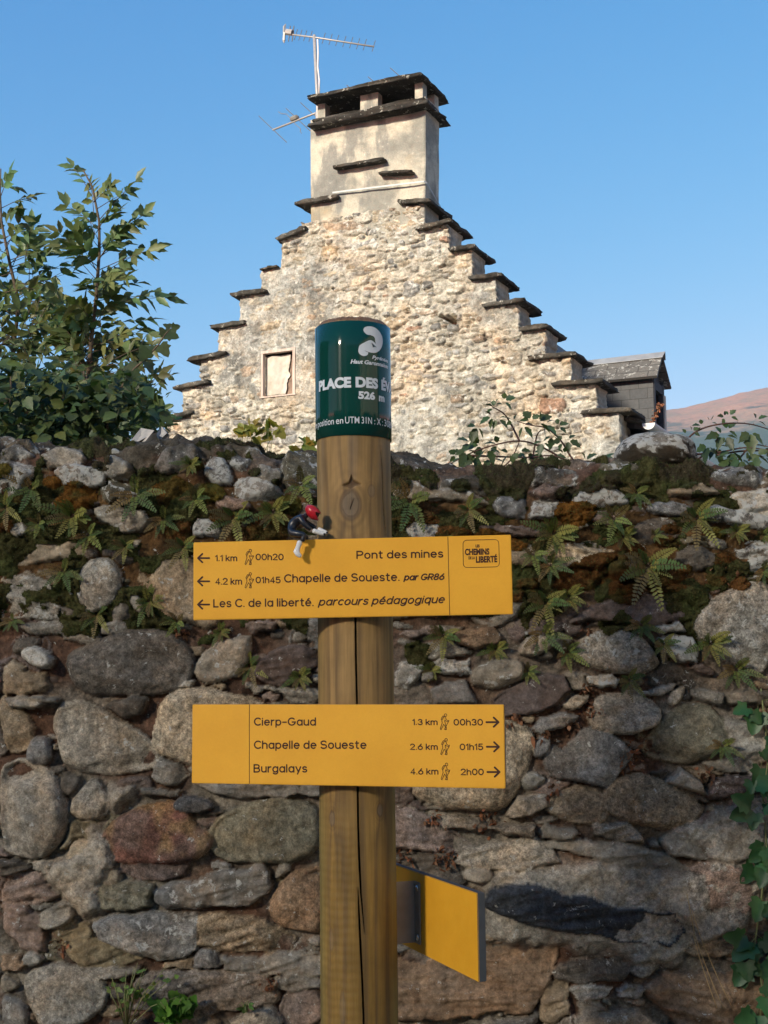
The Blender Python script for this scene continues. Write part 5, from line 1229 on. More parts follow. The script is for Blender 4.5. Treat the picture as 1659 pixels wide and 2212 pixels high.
# green name sleeve -------------------------------------------------------------
SR = PR + .0022
z5 = lambda x, y: ((900 + x / 2.764) / 1.507, (1000 + y / 2.764) / 1.507)
SZ0, SZ1 = cyl_hit(*z5(687, 1150), SR)[1], cyl_hit(*z5(687, 116), SR)[1]
def sleeve():
    n = 128; ph = np.linspace(-math.pi, math.pi, n, endpoint=False); V = []; Fc = []
    prof = [(SR - .0016, SZ0), (SR, SZ0 + .0006), (SR, SZ0 + .05), (SR, SZ1 - .05), (SR, SZ1 - .0006), (SR - .0016, SZ1)]
    for r, z in prof:
        for p in ph: V.append(cyl_pt(p, z, r))
    for j in range(len(prof) - 1):
        for i in range(n): Fc.append((j * n + i, j * n + (i + 1) % n, (j + 1) * n + (i + 1) % n, (j + 1) * n + i))
    t = NT('green_enamel'); nz = t.noise(18, 4, .5, t.coord((1, 1, .2)))
    m = t.out((.003, .042, .033), t.rng(nz, .3, .7, .07, .11), t.bump(nz, .03, .002), .32); tg = t.n('ShaderNodeTangent', direction_type='RADIAL', axis='Z'); t.l(tg.outputs[0], t.b.inputs['Tangent']); t.b.inputs['Anisotropic'].default_value = .8; t.b.inputs['Anisotropic Rotation'].default_value = .25
    return mesh('name_sleeve', V, Fc, m, post, True)
slv = sleeve(); M['white'] = plain('pale_print', (.56, .60, .63), .45, .06)
def wrap2d(name, v, f, lift_=.0004, mat=None):
    """v in (arc length, height): split into narrow strips so that the print follows the round sleeve"""
    bm = bmesh.new(); vs = [bm.verts.new((a, b, 0)) for a, b in v]
    for q in f:
        try: bm.faces.new([vs[i] for i in q])
        except ValueError: pass
    lo, hi = v[:, 0].min(), v[:, 0].max(); st = .0025
    for k in range(1, int((hi - lo) / st) + 1):
        bmesh.ops.bisect_plane(bm, geom=bm.verts[:] + bm.edges[:] + bm.faces[:], plane_co=(lo + k * st, 0, 0), plane_no=(1, 0, 0))
    bm.verts.index_update(); V = [cyl_pt(q.co.x / SR, q.co.y, SR + lift_) for q in bm.verts]; Fc = [tuple(q.index for q in fc.verts) for fc in bm.faces]; bm.free()
    return mesh(name, V, Fc, mat or M['white'], slv, False)
def arc(z2p, x, y): p, z = cyl_hit(*z2p(x, y), SR); return p * SR, z
def sword(s, z2p, x0, x1, xref, yb, yc, bold=0, shear=0, a0=None, a1=None):
    A0 = arc(z2p, x0, yb)[0] if a0 is None else a0 * SR; A1 = arc(z2p, x1, yb)[0] if a1 is None else a1 * SR
    zb = arc(z2p, xref, yb)[1]; zc = arc(z2p, xref, yc)[1]; v, f = text2d(s, A0, A1, zb, zc - zb, bold, shear); return wrap2d('lettering', v, f)
sword('PLACE', z5, 384, 672, 640, 724, 628, .055); sword('DES', z5, 712, 913, 720, 722, 627, .055); sword('ÉVADÉS', z5, 943, 0, 720, 722, 627, .055, a1=rad(122))
sword('526', z5, 736, 887, 770, 826, 757, .05); sword('m', z5, 921, 971, 940, 849, 778, .05)
for s, a, b in (('Votre', -94, -69), ('position', -65.8, -28.8), ('en', -25.4, -13.9), ('UTM', -11, 9.8), ('31N', 13.2, 29.4), (': X :', 33.5, 50.3), ('308942', 53.5, 98)):
    sword(s, z5, 0, 0, 690, 1045, 985, .004, 0, rad(a), rad(b))
zs3 = lambda x, y: ((1000 + x / 5.53) / 1.507, (1030 + y / 5.53) / 1.507)
sword('Pyrénées', zs3, 1168, 1450, 1190, 768, 702, .035, .25); sword('Haut', zs3, 780, 1005, 810, 851, 775, .04, .25); sword('Garonnaises', zs3, 1030, 1452, 1060, 862, 788, .035, .25)
def logo():
    body = [(1010, 235), (1030, 197), (1080, 180), (1150, 178), (1230, 205), (1300, 270), (1345, 350), (1360, 440), (1350, 530), (1310, 610), (1240, 658), (1160, 655), (1095, 640), (1098, 665), (1088, 692), (1050, 715), (990, 710), (940, 680), (918, 630), (925, 570), (941, 520), (1000, 485), (1080, 443), (1130, 426), (1172, 436), (1212, 470), (1240, 505), (1222, 455), (1220, 400), (1195, 358), (1140, 336), (1085, 335), (1040, 302), (1015, 268)]
    B = chaikin(body, 2)
    def flat(P, name, lf, mat):
        v = np.array([arc(zs3, x, y) for x, y in P]); cu = bmesh.new(); vs = [cu.verts.new((a, b, 0)) for a, b in v]; fc = cu.faces.new(vs); bmesh.ops.triangulate(cu, faces=[fc]); cu.verts.index_update()
        f = [tuple(q.index for q in k.verts) for k in cu.faces]; cu.free(); return wrap2d(name, v, f, lf, mat)
    flat(B, 'emblem', .0004, M['white']); dk = plain('emblem_gap', (.02, .05, .07), .3, 0)
    flat([(1150, 470), (1185, 500), (1248, 562), (1222, 553), (1197, 548), (1180, 563), (1168, 515)], 'emblem_detail', .0007, dk); flat([(1022, 608), (1060, 626), (1100, 640), (1098, 648), (1058, 634)], 'emblem_detail', .0007, dk)
logo()

# ------------------------------------------------------------------ toy figure astride the upper board
def toy():
    zt = lambda x, y: ((900 + x / 6.636) / 1.507, (1600 + y / 6.636) / 1.507)
    Yf = 2.4218 - .004
    def p(x, y, o=0.): q = at(*zt(x, y), 2.43); return np.array([q[0], 2.43 + o, q[2]])
    base = p(430, 1010, 0); t = thing('toy_figure', 'small toy rider in red helmet, dark suit, white gloves and boots, astride the upper board', 'toy', base)
    def skin(name, chains, mat, sub=2):
        V, E, Rr = [], [], []; idx = {}
        for ch in chains:
            prev = None
            for (x, y, o, r) in ch:
                k = (x, y, o)
                if k not in idx: idx[k] = len(V); V.append(p(x, y, o)); Rr.append(r * .0000869)
                if prev is not None: E.append((prev, idx[k]))
                prev = idx[k]
        m = bpy.data.meshes.new('tmp'); m.from_pydata([tuple((q - base) * 100) for q in V], E, []); o = bpy.data.objects.new('tmp', m); COL.objects.link(o)
        md = o.modifiers.new('s', 'SKIN'); 
        for i, r in enumerate(Rr): m.skin_vertices[0].data[i].radius = (r * 100, r * 100)
        m.skin_vertices[0].data[0].use_root = True; s2 = o.modifiers.new('d', 'SUBSURF'); s2.levels = sub; s2.render_levels = sub
        dg = bpy.context.evaluated_depsgraph_get(); dg.update(); ev = bpy.data.meshes.new_from_object(o.evaluated_get(dg))
        v = np.array([q.co[:] for q in ev.vertices]) / 100 + base; f = [tuple(q.vertices) for q in ev.polygons]
        bpy.data.objects.remove(o); bpy.data.meshes.remove(m); bpy.data.meshes.remove(ev)
        return mesh(name, v, f, mat, t, True)
    d = .010
    suit = NT('toy_suit'); n = suit.noise(420, 6, .65); ms = suit.rng(n, .64, .70, 0, .5); m = suit.out(suit.mix(ms, (.010, .013, .020), (.09, .09, .09)), .38, None, .5)
    body = skin('body', [[(310, 880, 0, 105), (330, 760, 0, 118), (400, 660, 0, 125), (500, 560, 0, 118), (600, 540, 0, 75), (690, 500, 0, 55)],
                         [(500, 560, 0, 118), (520, 600, -.0125, 72), (590, 690, -.0155, 62), (670, 780, -.014, 58), (760, 835, -.010, 50)], [(500, 560, 0, 118), (560, 600, .0125, 72), (680, 680, .0155, 60), (780, 740, .014, 56), (850, 780, .010, 50)],
                         [(310, 880, 0, 105), (330, 920, -.011, 85), (460, 930, -.0175, 80), (620, 960, -.0195, 72), (590, 1050, -.0195, 64), (555, 1100, -.019, 58)], [(310, 880, 0, 105), (350, 920, .011, 85), (480, 930, .0175, 80), (640, 960, .0195, 72), (610, 1050, .0195, 64), (575, 1110, .019, 58)]], m)
    wh = plain('toy_white', (.62, .62, .61), .35, .12, 120)
    for o, sx in ((-.019, 0), (.019, 20)):
        b = skin('boot', [[(530 + sx, 1072, o, 70), (505 + sx, 1160, o, 62), (470 + sx, 1250, o, 54), (435 + sx, 1330, o, 62), (480 + sx, 1385, o, 56), (560 + sx, 1430, o, 44)], [(435 + sx, 1330, o, 62), (400 + sx, 1350, o, 45)]], wh)
    for (x0, y0, x1, y1, o0, o1) in ((775, 850, 1045, 940, -.010, -.006), (880, 800, 1100, 895, .010, .003)):
        g_ = skin('glove', [[(x0, y0, o0, 66), (x0 * .7 + x1 * .3, y0 * .7 + y1 * .3, o0 * .7 + o1 * .3, 56), (x0 * .3 + x1 * .7, y0 * .3 + y1 * .7, o0 * .3 + o1 * .7, 47), (x1, y1, o1, 44)]], wh)
        mb = MB(); c = p(x1 - 5, y1 - 3, o1); q = np.array([0, -1., .12]); c1 = c + q * .0040
        mb.tube([c1, c1 + q * .0007], [.0019, .0017], 12); mb.build('palm_socket', plain('toy_black', (.008, .008, .01), .4, 0), g_)
    # helmet: open faced shell over a dark face
    rd = NT('toy_helmet'); n = rd.noise(200, 5); mm = rd.out(rd.mix(rd.rng(n, .62, .72, 0, .6), (.42, .012, .020), (.16, .01, .012)), .3, rd.bump(n, .12, .0006), .5)
    c = p(795, 452, 0); R = .0146; V, Fc = [], []; nu, nv = 40, 28
    up = Vector((-.22, 0, .975)); fw = Vector((.975, 0, -.22))
    def hp(u, v, rr):
        x, y, z = math.sin(v) * math.cos(u), math.sin(v) * math.sin(u), math.cos(v)
        return c + np.array(fw * x * 1.06 + Vector((0, 1, 0)) * y * .98 + up * z * (1.0 if z > 0 else 1.12)) * rr
    def opening(u, v): x, y, z = math.sin(v) * math.cos(u), math.sin(v) * math.sin(u), math.cos(v); return x > .34 + .25 * max(0, -z - .3) and z < .10
    for rr in (R, R * .90):
        for j in range(nv + 1):
            for i in range(nu): V.append(hp(i / nu * 2 * math.pi, .02 + j / nv * 2.60, rr))
    n1 = (nv + 1) * nu
    for s_ in (0, n1):
        for j in range(nv):
            for i in range(nu):
                if opening((i + .5) / nu * 2 * math.pi, .02 + (j + .5) / nv * 2.6): continue
                q = (s_ + j * nu + i, s_ + (j + 1) * nu + i, s_ + (j + 1) * nu + (i + 1) % nu, s_ + j * nu + (i + 1) % nu); Fc.append(q if s_ == 0 else q[::-1])
    Fc.append(tuple(range(nu)))
    h = mesh('helmet', V, Fc, mm, t, True)
    mb = MB(); ctr = c + np.array(fw) * .001; rings = []
    P = [tuple(ctr + np.array((math.sin(v) * math.cos(u) * .0112, math.sin(v) * math.sin(u) * .0108, math.cos(v) * .0118))) for v in np.linspace(.02, 3.12, 14) for u in np.linspace(0, 6.283, 20, endpoint=False)]
    mb.add(P, [(j * 20 + i, (j + 1) * 20 + i, (j + 1) * 20 + (i + 1) % 20, j * 20 + (i + 1) % 20) for j in range(13) for i in range(20)]); 
    for sy in (-1, 1): mb.tube([tuple(ctr + np.array(fw) * .0112 + np.array((0, sy * .0038, .001))), tuple(ctr + np.array(fw) * .0118 + np.array((0, sy * .0038, .001)))], .0011, 8)
    mb.build('face', plain('toy_face', (.030, .022, .02), .5, 0), t, True)
toy()

# ------------------------------------------------------------------ stone house with crow stepped gable
GE = np.array([.9049, -.4256, 0]); GN = np.array([-.4256, -.9049, 0]); GO = at(845, 700, 16.0); GO = np.array([GO[0], GO[1], 0])
def gw(a, t, z): return GO + GE * a - GN * t + np.array([0, 0, z])      # along the gable, depth behind its face, height
def gp(px, py, t=0.):
    d = ray(px, py); o = GO - GN * t; k = np.dot(o - CAM, GN) / np.dot(d, GN); p = CAM + d * k; return np.dot(p - o, GE), p[2]
HB = gw(0, 0, 0); HB[2] = 0
house = thing('stone_house', 'sunlit old rubble stone house with crow stepped gable and slate covered steps', 'house', HB)
GT = .45
STR = [(860, 430, 925, 427, 917, 438), (896, 489, 970, 470, 970, 480), (968, 532, 1020, 526, 1020, 538), (1012, 594, 1077, 587, 1072, 599), (1041, 654, 1126, 641, 1119, 655), (1121, 705, 1178, 697, 1178, 710), (1139, 768, 1238, 756, 1234, 770), (1191, 823, 1295, 815, 1288, 829), (1256, 883, 1358, 878, 1338, 890)]
STL = [(638, 437, 728, 420, 652, 436), (597, 514, 661, 488, 609, 512), (563, 582, 597, 575, 567, 585), (497, 634, 573, 624, 521, 638), (453, 704, 527, 692, 475, 706), (405, 774, 487, 758, 435, 774), (373, 836, 451, 820, 397, 836), (357, 900, 415, 886, 361, 903), (309, 956, 369, 948, 318, 958)]
RS = [(gp(x, y)[0], gp(x, y)[1]) for *_, x, y in STR]; LS = [(gp(x, y)[0], gp(x, y)[1]) for *_, x, y in STL]
CHL, CHR = gp(676, 420)[0], gp(916, 420)[0]
ZSH = max(RS[0][1], LS[0][1])
WIN = (gp(568, 810)[0], gp(639, 806)[0], gp(602, 853)[1], gp(602, 758)[1])
HOLE = [gp(947, 683), gp(989, 681), gp(987, 703), gp(975, 700)]
def build_gable():
    aL, aR = LS[-1][0], RS[-1][0]; zlo = 3.55
    xs = np.arange(aL, aR, .0115); xs = np.unique(np.concatenate([xs, [q[0] for q in RS], [q[0] for q in LS], [WIN[0], WIN[1]]])); xs = xs[np.concatenate([[True], np.diff(xs) > .003])]
    zs = np.arange(zlo, ZSH + .01, .0115); zs = np.unique(np.concatenate([[0, 1, 2, 3], zs, [q[1] for q in RS], [q[1] for q in LS], [WIN[2], WIN[3]]])); zs = zs[np.concatenate([[True], np.diff(zs) > .003])]
    X, Z = np.meshgrid(xs, zs)
    sites = []
    for q in range(15000):
        x = RNG.uniform(aL - .2, aR + .2); z = RNG.uniform(zlo - .2, ZSH + .2)
        big = RNG.random(); r = RNG.uniform(.022, .05) if big < .72 else RNG.uniform(.05, .095)
        flat = x * 0 + RNG.random(); asp = RNG.uniform(2.0, 4.8) if flat < .62 else RNG.uniform(1.0, 1.8)
        if flat < .62: r *= .68
        ok = True
        for (a, b, rr, aa, _) in sites:
            if abs(a - x) < (r * asp + rr * aa) * .80 and abs(b - z) < (r + rr) * .80: ok = False; break
        if ok: sites.append((x, z, r, asp, RNG.normal(0, .14)))
    F1, F2, ID = voronoi(xs, zs, sites); S = np.array(sites); r = S[ID, 2]; n = len(S)
    wob = fbm(X * 11, Z * 11, 3, 301)
    d = np.minimum((F2 - F1) * .5 * r, (1.28 - F1) * r) - .004 + wob * .006
    pal = np.array([(.34, .31, .25), (.315, .29, .238), (.38, .35, .285), (.265, .253, .225), (.22, .213, .195), (.33, .28, .205), (.285, .225, .168), (.41, .385, .325), (.185, .18, .165), (.27, .18, .13)])
    w = np.array([.2, .16, .17, .12, .1, .09, .05, .08, .02, .012]); pc = pal[RNG.choice(len(pal), n, p=w / w.sum())] * RNG.uniform(.88, 1.12, (n, 1)); top = RNG.uniform(.012, .050, n)
    R = np.minimum(r * .4, .02); q = np.clip(d / R, 0, 1); h = top[ID] * np.maximum(0, 1 - (1 - q) ** 2.3) ** .5 + fbm(X * 9, Z * 24, 4, 310) * .026 * q
    tilt = RNG.normal(0, .13, n); h = h + (Z - S[ID, 1]) * tilt[ID] * q
    # lime mortar; rendered patches bury the stones left of centre and here and there
    PX, PZ = gp(610, 720); dist = np.sqrt(((X - PX) / .95) ** 2 + ((Z - PZ) / .85) ** 2)
    ren = sstep(.10, -.14, dist - 1.12 + fbm(X * 2.2, Z * 2.2, 4, 320) * .5)
    CX, CZ = gp(1310, 960); ren = np.maximum(ren, sstep(.1, -.1, np.maximum(np.abs(X - CX) - .24, np.abs(Z - CZ) - .45) + fbm(X * 3, Z * 3, 4, 322) * .12))
    C2, Z2 = gp(890, 940); ren = np.maximum(ren, .8 * sstep(.1, -.2, np.sqrt(((X - C2) / .55) ** 2 + ((Z - Z2) / .7) ** 2) - .8 + fbm(X * 3, Z * 3, 4, 326) * .5))
    ren = np.maximum(ren, .7 * sstep(.3, .5, fbm(X * 1.5, Z * 1.5, 4, 333)))
    mort = -.003 + fbm(X * 10, Z * 10, 5, 340) * .022 + ren * (.034 + fbm(X * 7, Z * 7, 4, 343) * .018)
    H = np.where(d > 0, h, -1); st = H > mort; H = np.maximum(H, mort)
    mc = np.array((.36, .335, .28)) * (1 - ren[..., None]) + np.array((.31, .30, .265)) * ren[..., None]; mc = mc * (1 + .16 * fbm(X * 8, Z * 8, 4, 351))[..., None]
    stain = sstep(.05, .45, fbm(X * 3, Z * 2, 4, 356))[..., None] * ren[..., None]; mc = mc * (1 - .4 * stain)
    C = np.where(st[..., None], pc[ID] * (1 + .22 * fbm(X * 12, Z * 40, 4, 361))[..., None], mc)
    MK = np.zeros(C.shape); MK[..., 1] = .55; MK[..., 0] = .18 + .35 * (Z > ZSH - .8) * (fbm(X * 4, Z * 4, 3, 371) > 0)
    # openings
    inw = (X > WIN[0] - 1e-4) & (X < WIN[1] + 1e-4) & (Z > WIN[2] - 1e-4) & (Z < WIN[3] + 1e-4); near = sstep(.10, .0, np.maximum(np.maximum(WIN[0] - X, X - WIN[1]), np.maximum(WIN[2] - Z, Z - WIN[3])))
    H = H * (1 - near) + near * .03; H = np.where(inw, -.16, H)
    hs = sdf(X, Z, np.array(HOLE)); H = np.where(hs > 0, -.25, H)
    # ragged edges along the steps
    jx = fbm(X * 14 + 3, Z * 14, 4, 381) * .022; jz = fbm(X * 14, Z * 14 + 9, 4, 383) * .016
    def zt(x):
        z = np.full(x.shape, 0.0)
        for a, b in RS[::-1]: z = np.where(x <= a, np.maximum(z, b), z)
        zl = np.full(x.shape, 0.0)
        for a, b in LS[::-1]: zl = np.where(x >= a, np.maximum(zl, b), zl)
        return np.minimum(z, zl)
    xm = (xs[1:] + xs[:-1]) / 2; zm = (zs[1:] + zs[:-1]) / 2; keep = zm[:, None] < zt(xm)[None]
    f = grid_faces(len(zs), len(xs), keep)
    A = X + jx; ZZ = Z + jz * (Z > .5)
    V = HB + A[..., None] * GE + H[..., None] * GN; V[..., 2] = ZZ; V = V.reshape(-1, 3)
    used = np.unique(f); mp = np.zeros(len(V), int); mp[used] = np.arange(len(used)); V = V[used]; f = mp[f]; C = C.reshape(-1, 3)[used]; MK = MK.reshape(-1, 3)[used]
    # thickness of the wall: skirt every open edge back by GT
    e = np.concatenate([f[:, [0, 1]], f[:, [1, 2]], f[:, [2, 3]], f[:, [3, 0]]]); key = np.sort(e, 1); _, inv, cnt = np.unique(key[:, 0] * 10 ** 7 + key[:, 1], return_inverse=True, return_counts=True); be = e[cnt[inv] == 1]
    bv = np.unique(be); n0 = len(V); ext = [V]; exc = [C]; exm = [MK]; idx = {}
    steps = (.15, .30, GT); maps = []
    prev = {int(v): int(v) for v in bv}; ff = [f]
    for s_ in steps:
        cur = {int(v): n0 + i for i, v in enumerate(bv)}; b0 = V[bv]; a_ = (b0 - HB) @ GE
        q = HB + a_[:, None] * GE - GN * s_; q[:, 2] = b0[:, 2]; nn = fbm(b0[:, 2] * 13 + a_ * 7, b0[:, 2] * 0 + s_ * 15, 3, 391) * .02; q = q + GE * nn[:, None] * np.sign(a_)[:, None]
        ext.append(q); exc.append(np.array((.36, .32, .25)) * (1 + .3 * fbm(a_ * 20, b0[:, 2] * 20 + s_ * 30, 3, 393))[:, None]); exm.append(np.zeros((len(bv), 3)))
        ff.append(np.array([(prev[int(u)], cur[int(u)], cur[int(v)], prev[int(v)]) for u, v in be])); prev = cur; n0 += len(bv)
    mesh('gable_wall', np.concatenate(ext), np.concatenate(ff), M['gable'], house, True, np.concatenate(exc), np.concatenate(exm))
build_gable()
def rough_box(name, a0, z0, a1, z1, t0, t1, th, par, mat, colf, seed, amp=.02, na=16, nt=10, top_light=True):
    """slab lying along the gable from (a0,z0) to (a1,z1), from depth t0 to t1, lower edge ragged"""
    V, Fc, C = [], [], []
    nz_ = 3; pts = {}
    def vid(i, j, k):
        key = (i, j, k)
        if key in pts: return pts[key]
        u, v, w = i / na, j / nt, k / nz_; a = a0 + (a1 - a0) * u; z = z0 + (z1 - z0) * u - th + th * w; t = t0 + (t1 - t0) * v
        e1 = fbm(np.array([v * 4 + seed]), np.array([w * 1.5 + u * 9.]), 4, seed)[0]; e2 = fbm(np.array([u * 6 + seed * 2.]), np.array([w * 2.]), 4, seed + 5)[0]; e3 = fbm(np.array([u * 5.]), np.array([v * 4 + seed]), 4, seed + 9)[0]
        if i in (0, na): a += e1 * amp * 1.6 - (1 if i == 0 else -1) * -amp * .3 * (w - .5)
        if j == 0: t += e2 * amp * 1.5
        if j == nt: t += e2 * amp
        ex = min(1, 4 * min(u, 1 - u) + .35); ey = min(1, 4 * v + .45)
        z = z + e3 * amp * .5 - (th * .25 * (1 - ex) + th * .22 * (1 - ey)) * (1 if k == nz_ else 0) + (th * .2 * (1 - ex) if k == 0 else 0)
        pts[key] = len(V); V.append(gw(a, t, z)); b = colf(u, v, w, e3, e2); C.append(b); return pts[key]
    for i in range(na):
        for j in range(nt): Fc.append((vid(i, j, nz_), vid(i + 1, j, nz_), vid(i + 1, j + 1, nz_), vid(i, j + 1, nz_))); Fc.append((vid(i, j, 0), vid(i, j + 1, 0), vid(i + 1, j + 1, 0), vid(i + 1, j, 0)))
    for k in range(nz_):
        for i in range(na): Fc.append((vid(i, 0, k), vid(i + 1, 0, k), vid(i + 1, 0, k + 1), vid(i, 0, k + 1))); Fc.append((vid(i + 1, nt, k), vid(i, nt, k), vid(i, nt, k + 1), vid(i + 1, nt, k + 1)))
        for j in range(nt): Fc.append((vid(0, j + 1, k), vid(0, j, k), vid(0, j, k + 1), vid(0, j + 1, k + 1))); Fc.append((vid(na, j, k), vid(na, j + 1, k), vid(na, j + 1, k + 1), vid(na, j, k + 1)))
    mk = np.zeros((len(V), 3)); mk[:, 0] = .22
    return mesh(name, V, Fc, mat, par, True, np.array(C), mk)
def slabcol(u, v, w, e3, e2):
    k = .8 + .5 * e3 + .4 * e2; return (.075 * k, .068 * k, .057 * k)
for k, (x0, y0, x1, y1, _, _) in enumerate(STR):
    a0, z0 = gp(x0, y0, -.09); a1, z1 = gp(x1, y1, -.09); rough_box('coping_slab', a0, z0, a1 + .03, z1, -.10, GT + .18, .062, house, M['slab'], slabcol, 40 + k)
for k, (x0, y0, x1, y1, _, _) in enumerate(STL):
    a0, z0 = gp(x0, y0, -.09); a1, z1 = gp(x1, y1, -.09); rough_box('coping_slab', a0, z0 + .02, a1, z1 + .02, -.10, GT + .1, .066 if k != 2 else .03, house, M['slab'], slabcol, 60 + k)

# chimney -----------------------------------------------------------------
t = NT('chimney_render'); v = t.coord(); n1 = t.noise(1.6, 8, .62, v, .4); n2 = t.noise(9, 8, .68, v); n3 = t.noise(60, 5, .65, v); n4 = t.noise(2.4, 5, .6, t.coord((1, 1, .35)))
c = t.mix(t.rng(n1, .40, .60, 0, 1, True), (.235, .225, .19), (.45, .41, .325)); c = t.mix(t.rng(n4, .50, .60, 0, .85, True), c, (.19, .185, .165)); c = t.mix(t.rng(n2, .62, .72, 0, .6), c, (.60, .55, .46))
c = t.val(c, t.rng(n2, .3, .7, .82, 1.18)); c = t.val(c, t.rng(n3, .3, .7, .86, 1.14)); ox = t.noise(1.1, 3, .5, t.coord((1, 1, 1.4))); c = t.mix(t.rng(ox, .60, .70, 0, .4), c, (.42, .31, .16))
M['render'] = t.out(c, .95, t.bump(n2, .5, .02, t.bump(n3, .4, .006)), .1)
def chimney():
    z0 = min(RS[0][1], LS[0][1]) - .5; zc = gp(672, 268, -.0)[1]; 
    a0, a1 = gp(673, 330)[0], gp(917, 330)[0]
    V, Fc = [], []; na, nz = 60, 50
    cs = []
    per = [(a0, .03), (a1, .03), (a1, .47), (a0, .47)]; ring = []
    for i in range(4):
        p, q = per[i], per[(i + 1) % 4]; m = 40 if i % 2 == 0 else 14
        for k in range(m): u = k / m; ring.append((p[0] + (q[0] - p[0]) * u, p[1] + (q[1] - p[1]) * u))
    n = len(ring); ztop_ = gp(672, 262)[1] + .02; zz = np.linspace(z0, ztop_, nz)
    for j, z in enumerate(zz):
        for i, (a, tt) in enumerate(ring):
            fl = 1 + .012 * (z - z0); ac = (a0 + a1) / 2; q = fbm(np.array([a * 3 + tt * 2]), np.array([z * 3]), 4, 7)[0] * .016; V.append(gw(ac + (a - ac) * fl * (1 + q * .3), tt - .03 + q, z))
    for j in range(nz - 1):
        for i in range(n): Fc.append((j * n + i, j * n + (i + 1) % n, (j + 1) * n + (i + 1) % n, (j + 1) * n + i))
    ch = mesh('chimney', V, np.array(Fc), M['render'], house, True)
    dk = lambda u, v, w, e3, e2: tuple(np.array((.05, .046, .04)) * (.85 + .6 * e3 + .3 * e2))
    # two courses of slate under the openings, then uprights, then the lid
    aL, zL = gp(668, 262, -.16); aR, zR = gp(917, 215, -.16); zm = (zL + zR) / 2; zk = zm
    rough_box('cornice', aL, zk, aR + .03, zk, -.17, .62, .075, ch, M['slab'], dk, 81, .028, 34, 14); rough_box('cornice', aL + .05, zk + .055, aR - .02, zk + .055, -.13, .58, .055, ch, M['slab'], dk, 83, .028, 34, 14)
    zb = zk + .05; zlid = (gp(668, 212, -.20)[1] + gp(905, 160, -.20)[1]) / 2 - .03
    for x0, x1 in ((687, 703), (779, 817), (897, 914)):
        for tt in (0, 1):
            b0, _ = gp(x0, 225, -.02); b1, _ = gp(x1, 225, -.02); mb = MB(); w = .13 if tt == 0 else .13
            lo = -.03 if tt == 0 else .36
            mb.box((b0, lo, zb), (b1, lo + w, zlid + .01), lambda p: tuple(gw(*p))); 
            o = mb.build('chimney_upright', M['render'], ch)
    lidA, _ = gp(667, 212, -.22); lidB, _ = gp(907, 160, -.22)
    rough_box('chimney_lid', lidA, zlid + .055, lidB + .02, zlid + .055, -.23, .72, .055, ch, M['slab'], dk, 87, .022, 34, 14)
    mb = MB(); mb.box((a0 + .06, .05, zb - .02), (a1 - .06, .40, zb + .02), lambda p: tuple(gw(*p))); mb.build('flue', plain('soot', (.012, .011, .01), 1, .2), ch)
    # projecting slates on the face, white strap
    for (x0, y0, x1, y1, th, sd) in ((721, 356, 828, 338, .055, 91), (818, 370, 889, 366, .038, 93)):
        b0, q0 = gp(x0, y0, -.1); b1, q1 = gp(x1, y1, -.1); rough_box('ledge_slate', b0, q0, b1, q1, -.12, .05, th, ch, M['slab'], slabcol, sd, .016, 16, 5)
    mb = MB(); P = [gp(718, 416, -.055), gp(815, 404, -.055), gp(914, 392, -.055)]
    W = .022; pts = [(P[0][0] - .0, -.055, P[0][1]), (P[1][0], -.058, P[1][1]), (P[2][0] + .01, -.055, P[2][1])]
    e = gp(941, 424, .46); pts += [(P[2][0] + .035, -.01, P[2][1] - .01), (max(P[2][0] + .035, e[0]), .47, P[2][1] - .20)]
    for i in range(len(pts) - 1):
        (xa, ta, za), (xb, tb, zb_) = pts[i], pts[i + 1]; dn = .006
        v = [gw(xa, ta, za - W / 2), gw(xb, tb, zb_ - W / 2), gw(xb, tb, zb_ + W / 2), gw(xa, ta, za + W / 2), gw(xa, ta + dn, za - W / 2), gw(xb, tb + dn, zb_ - W / 2), gw(xb, tb + dn, zb_ + W / 2), gw(xa, ta + dn, za + W / 2)]
        mb.add(v, [(0, 1, 2, 3), (7, 6, 5, 4), (0, 4, 5, 1), (3, 2, 6, 7), (0, 3, 7, 4), (1, 5, 6, 2)])
    mb.build('strap', plain('white_band', (.44, .44, .42), .6, .1), ch)
chimney()

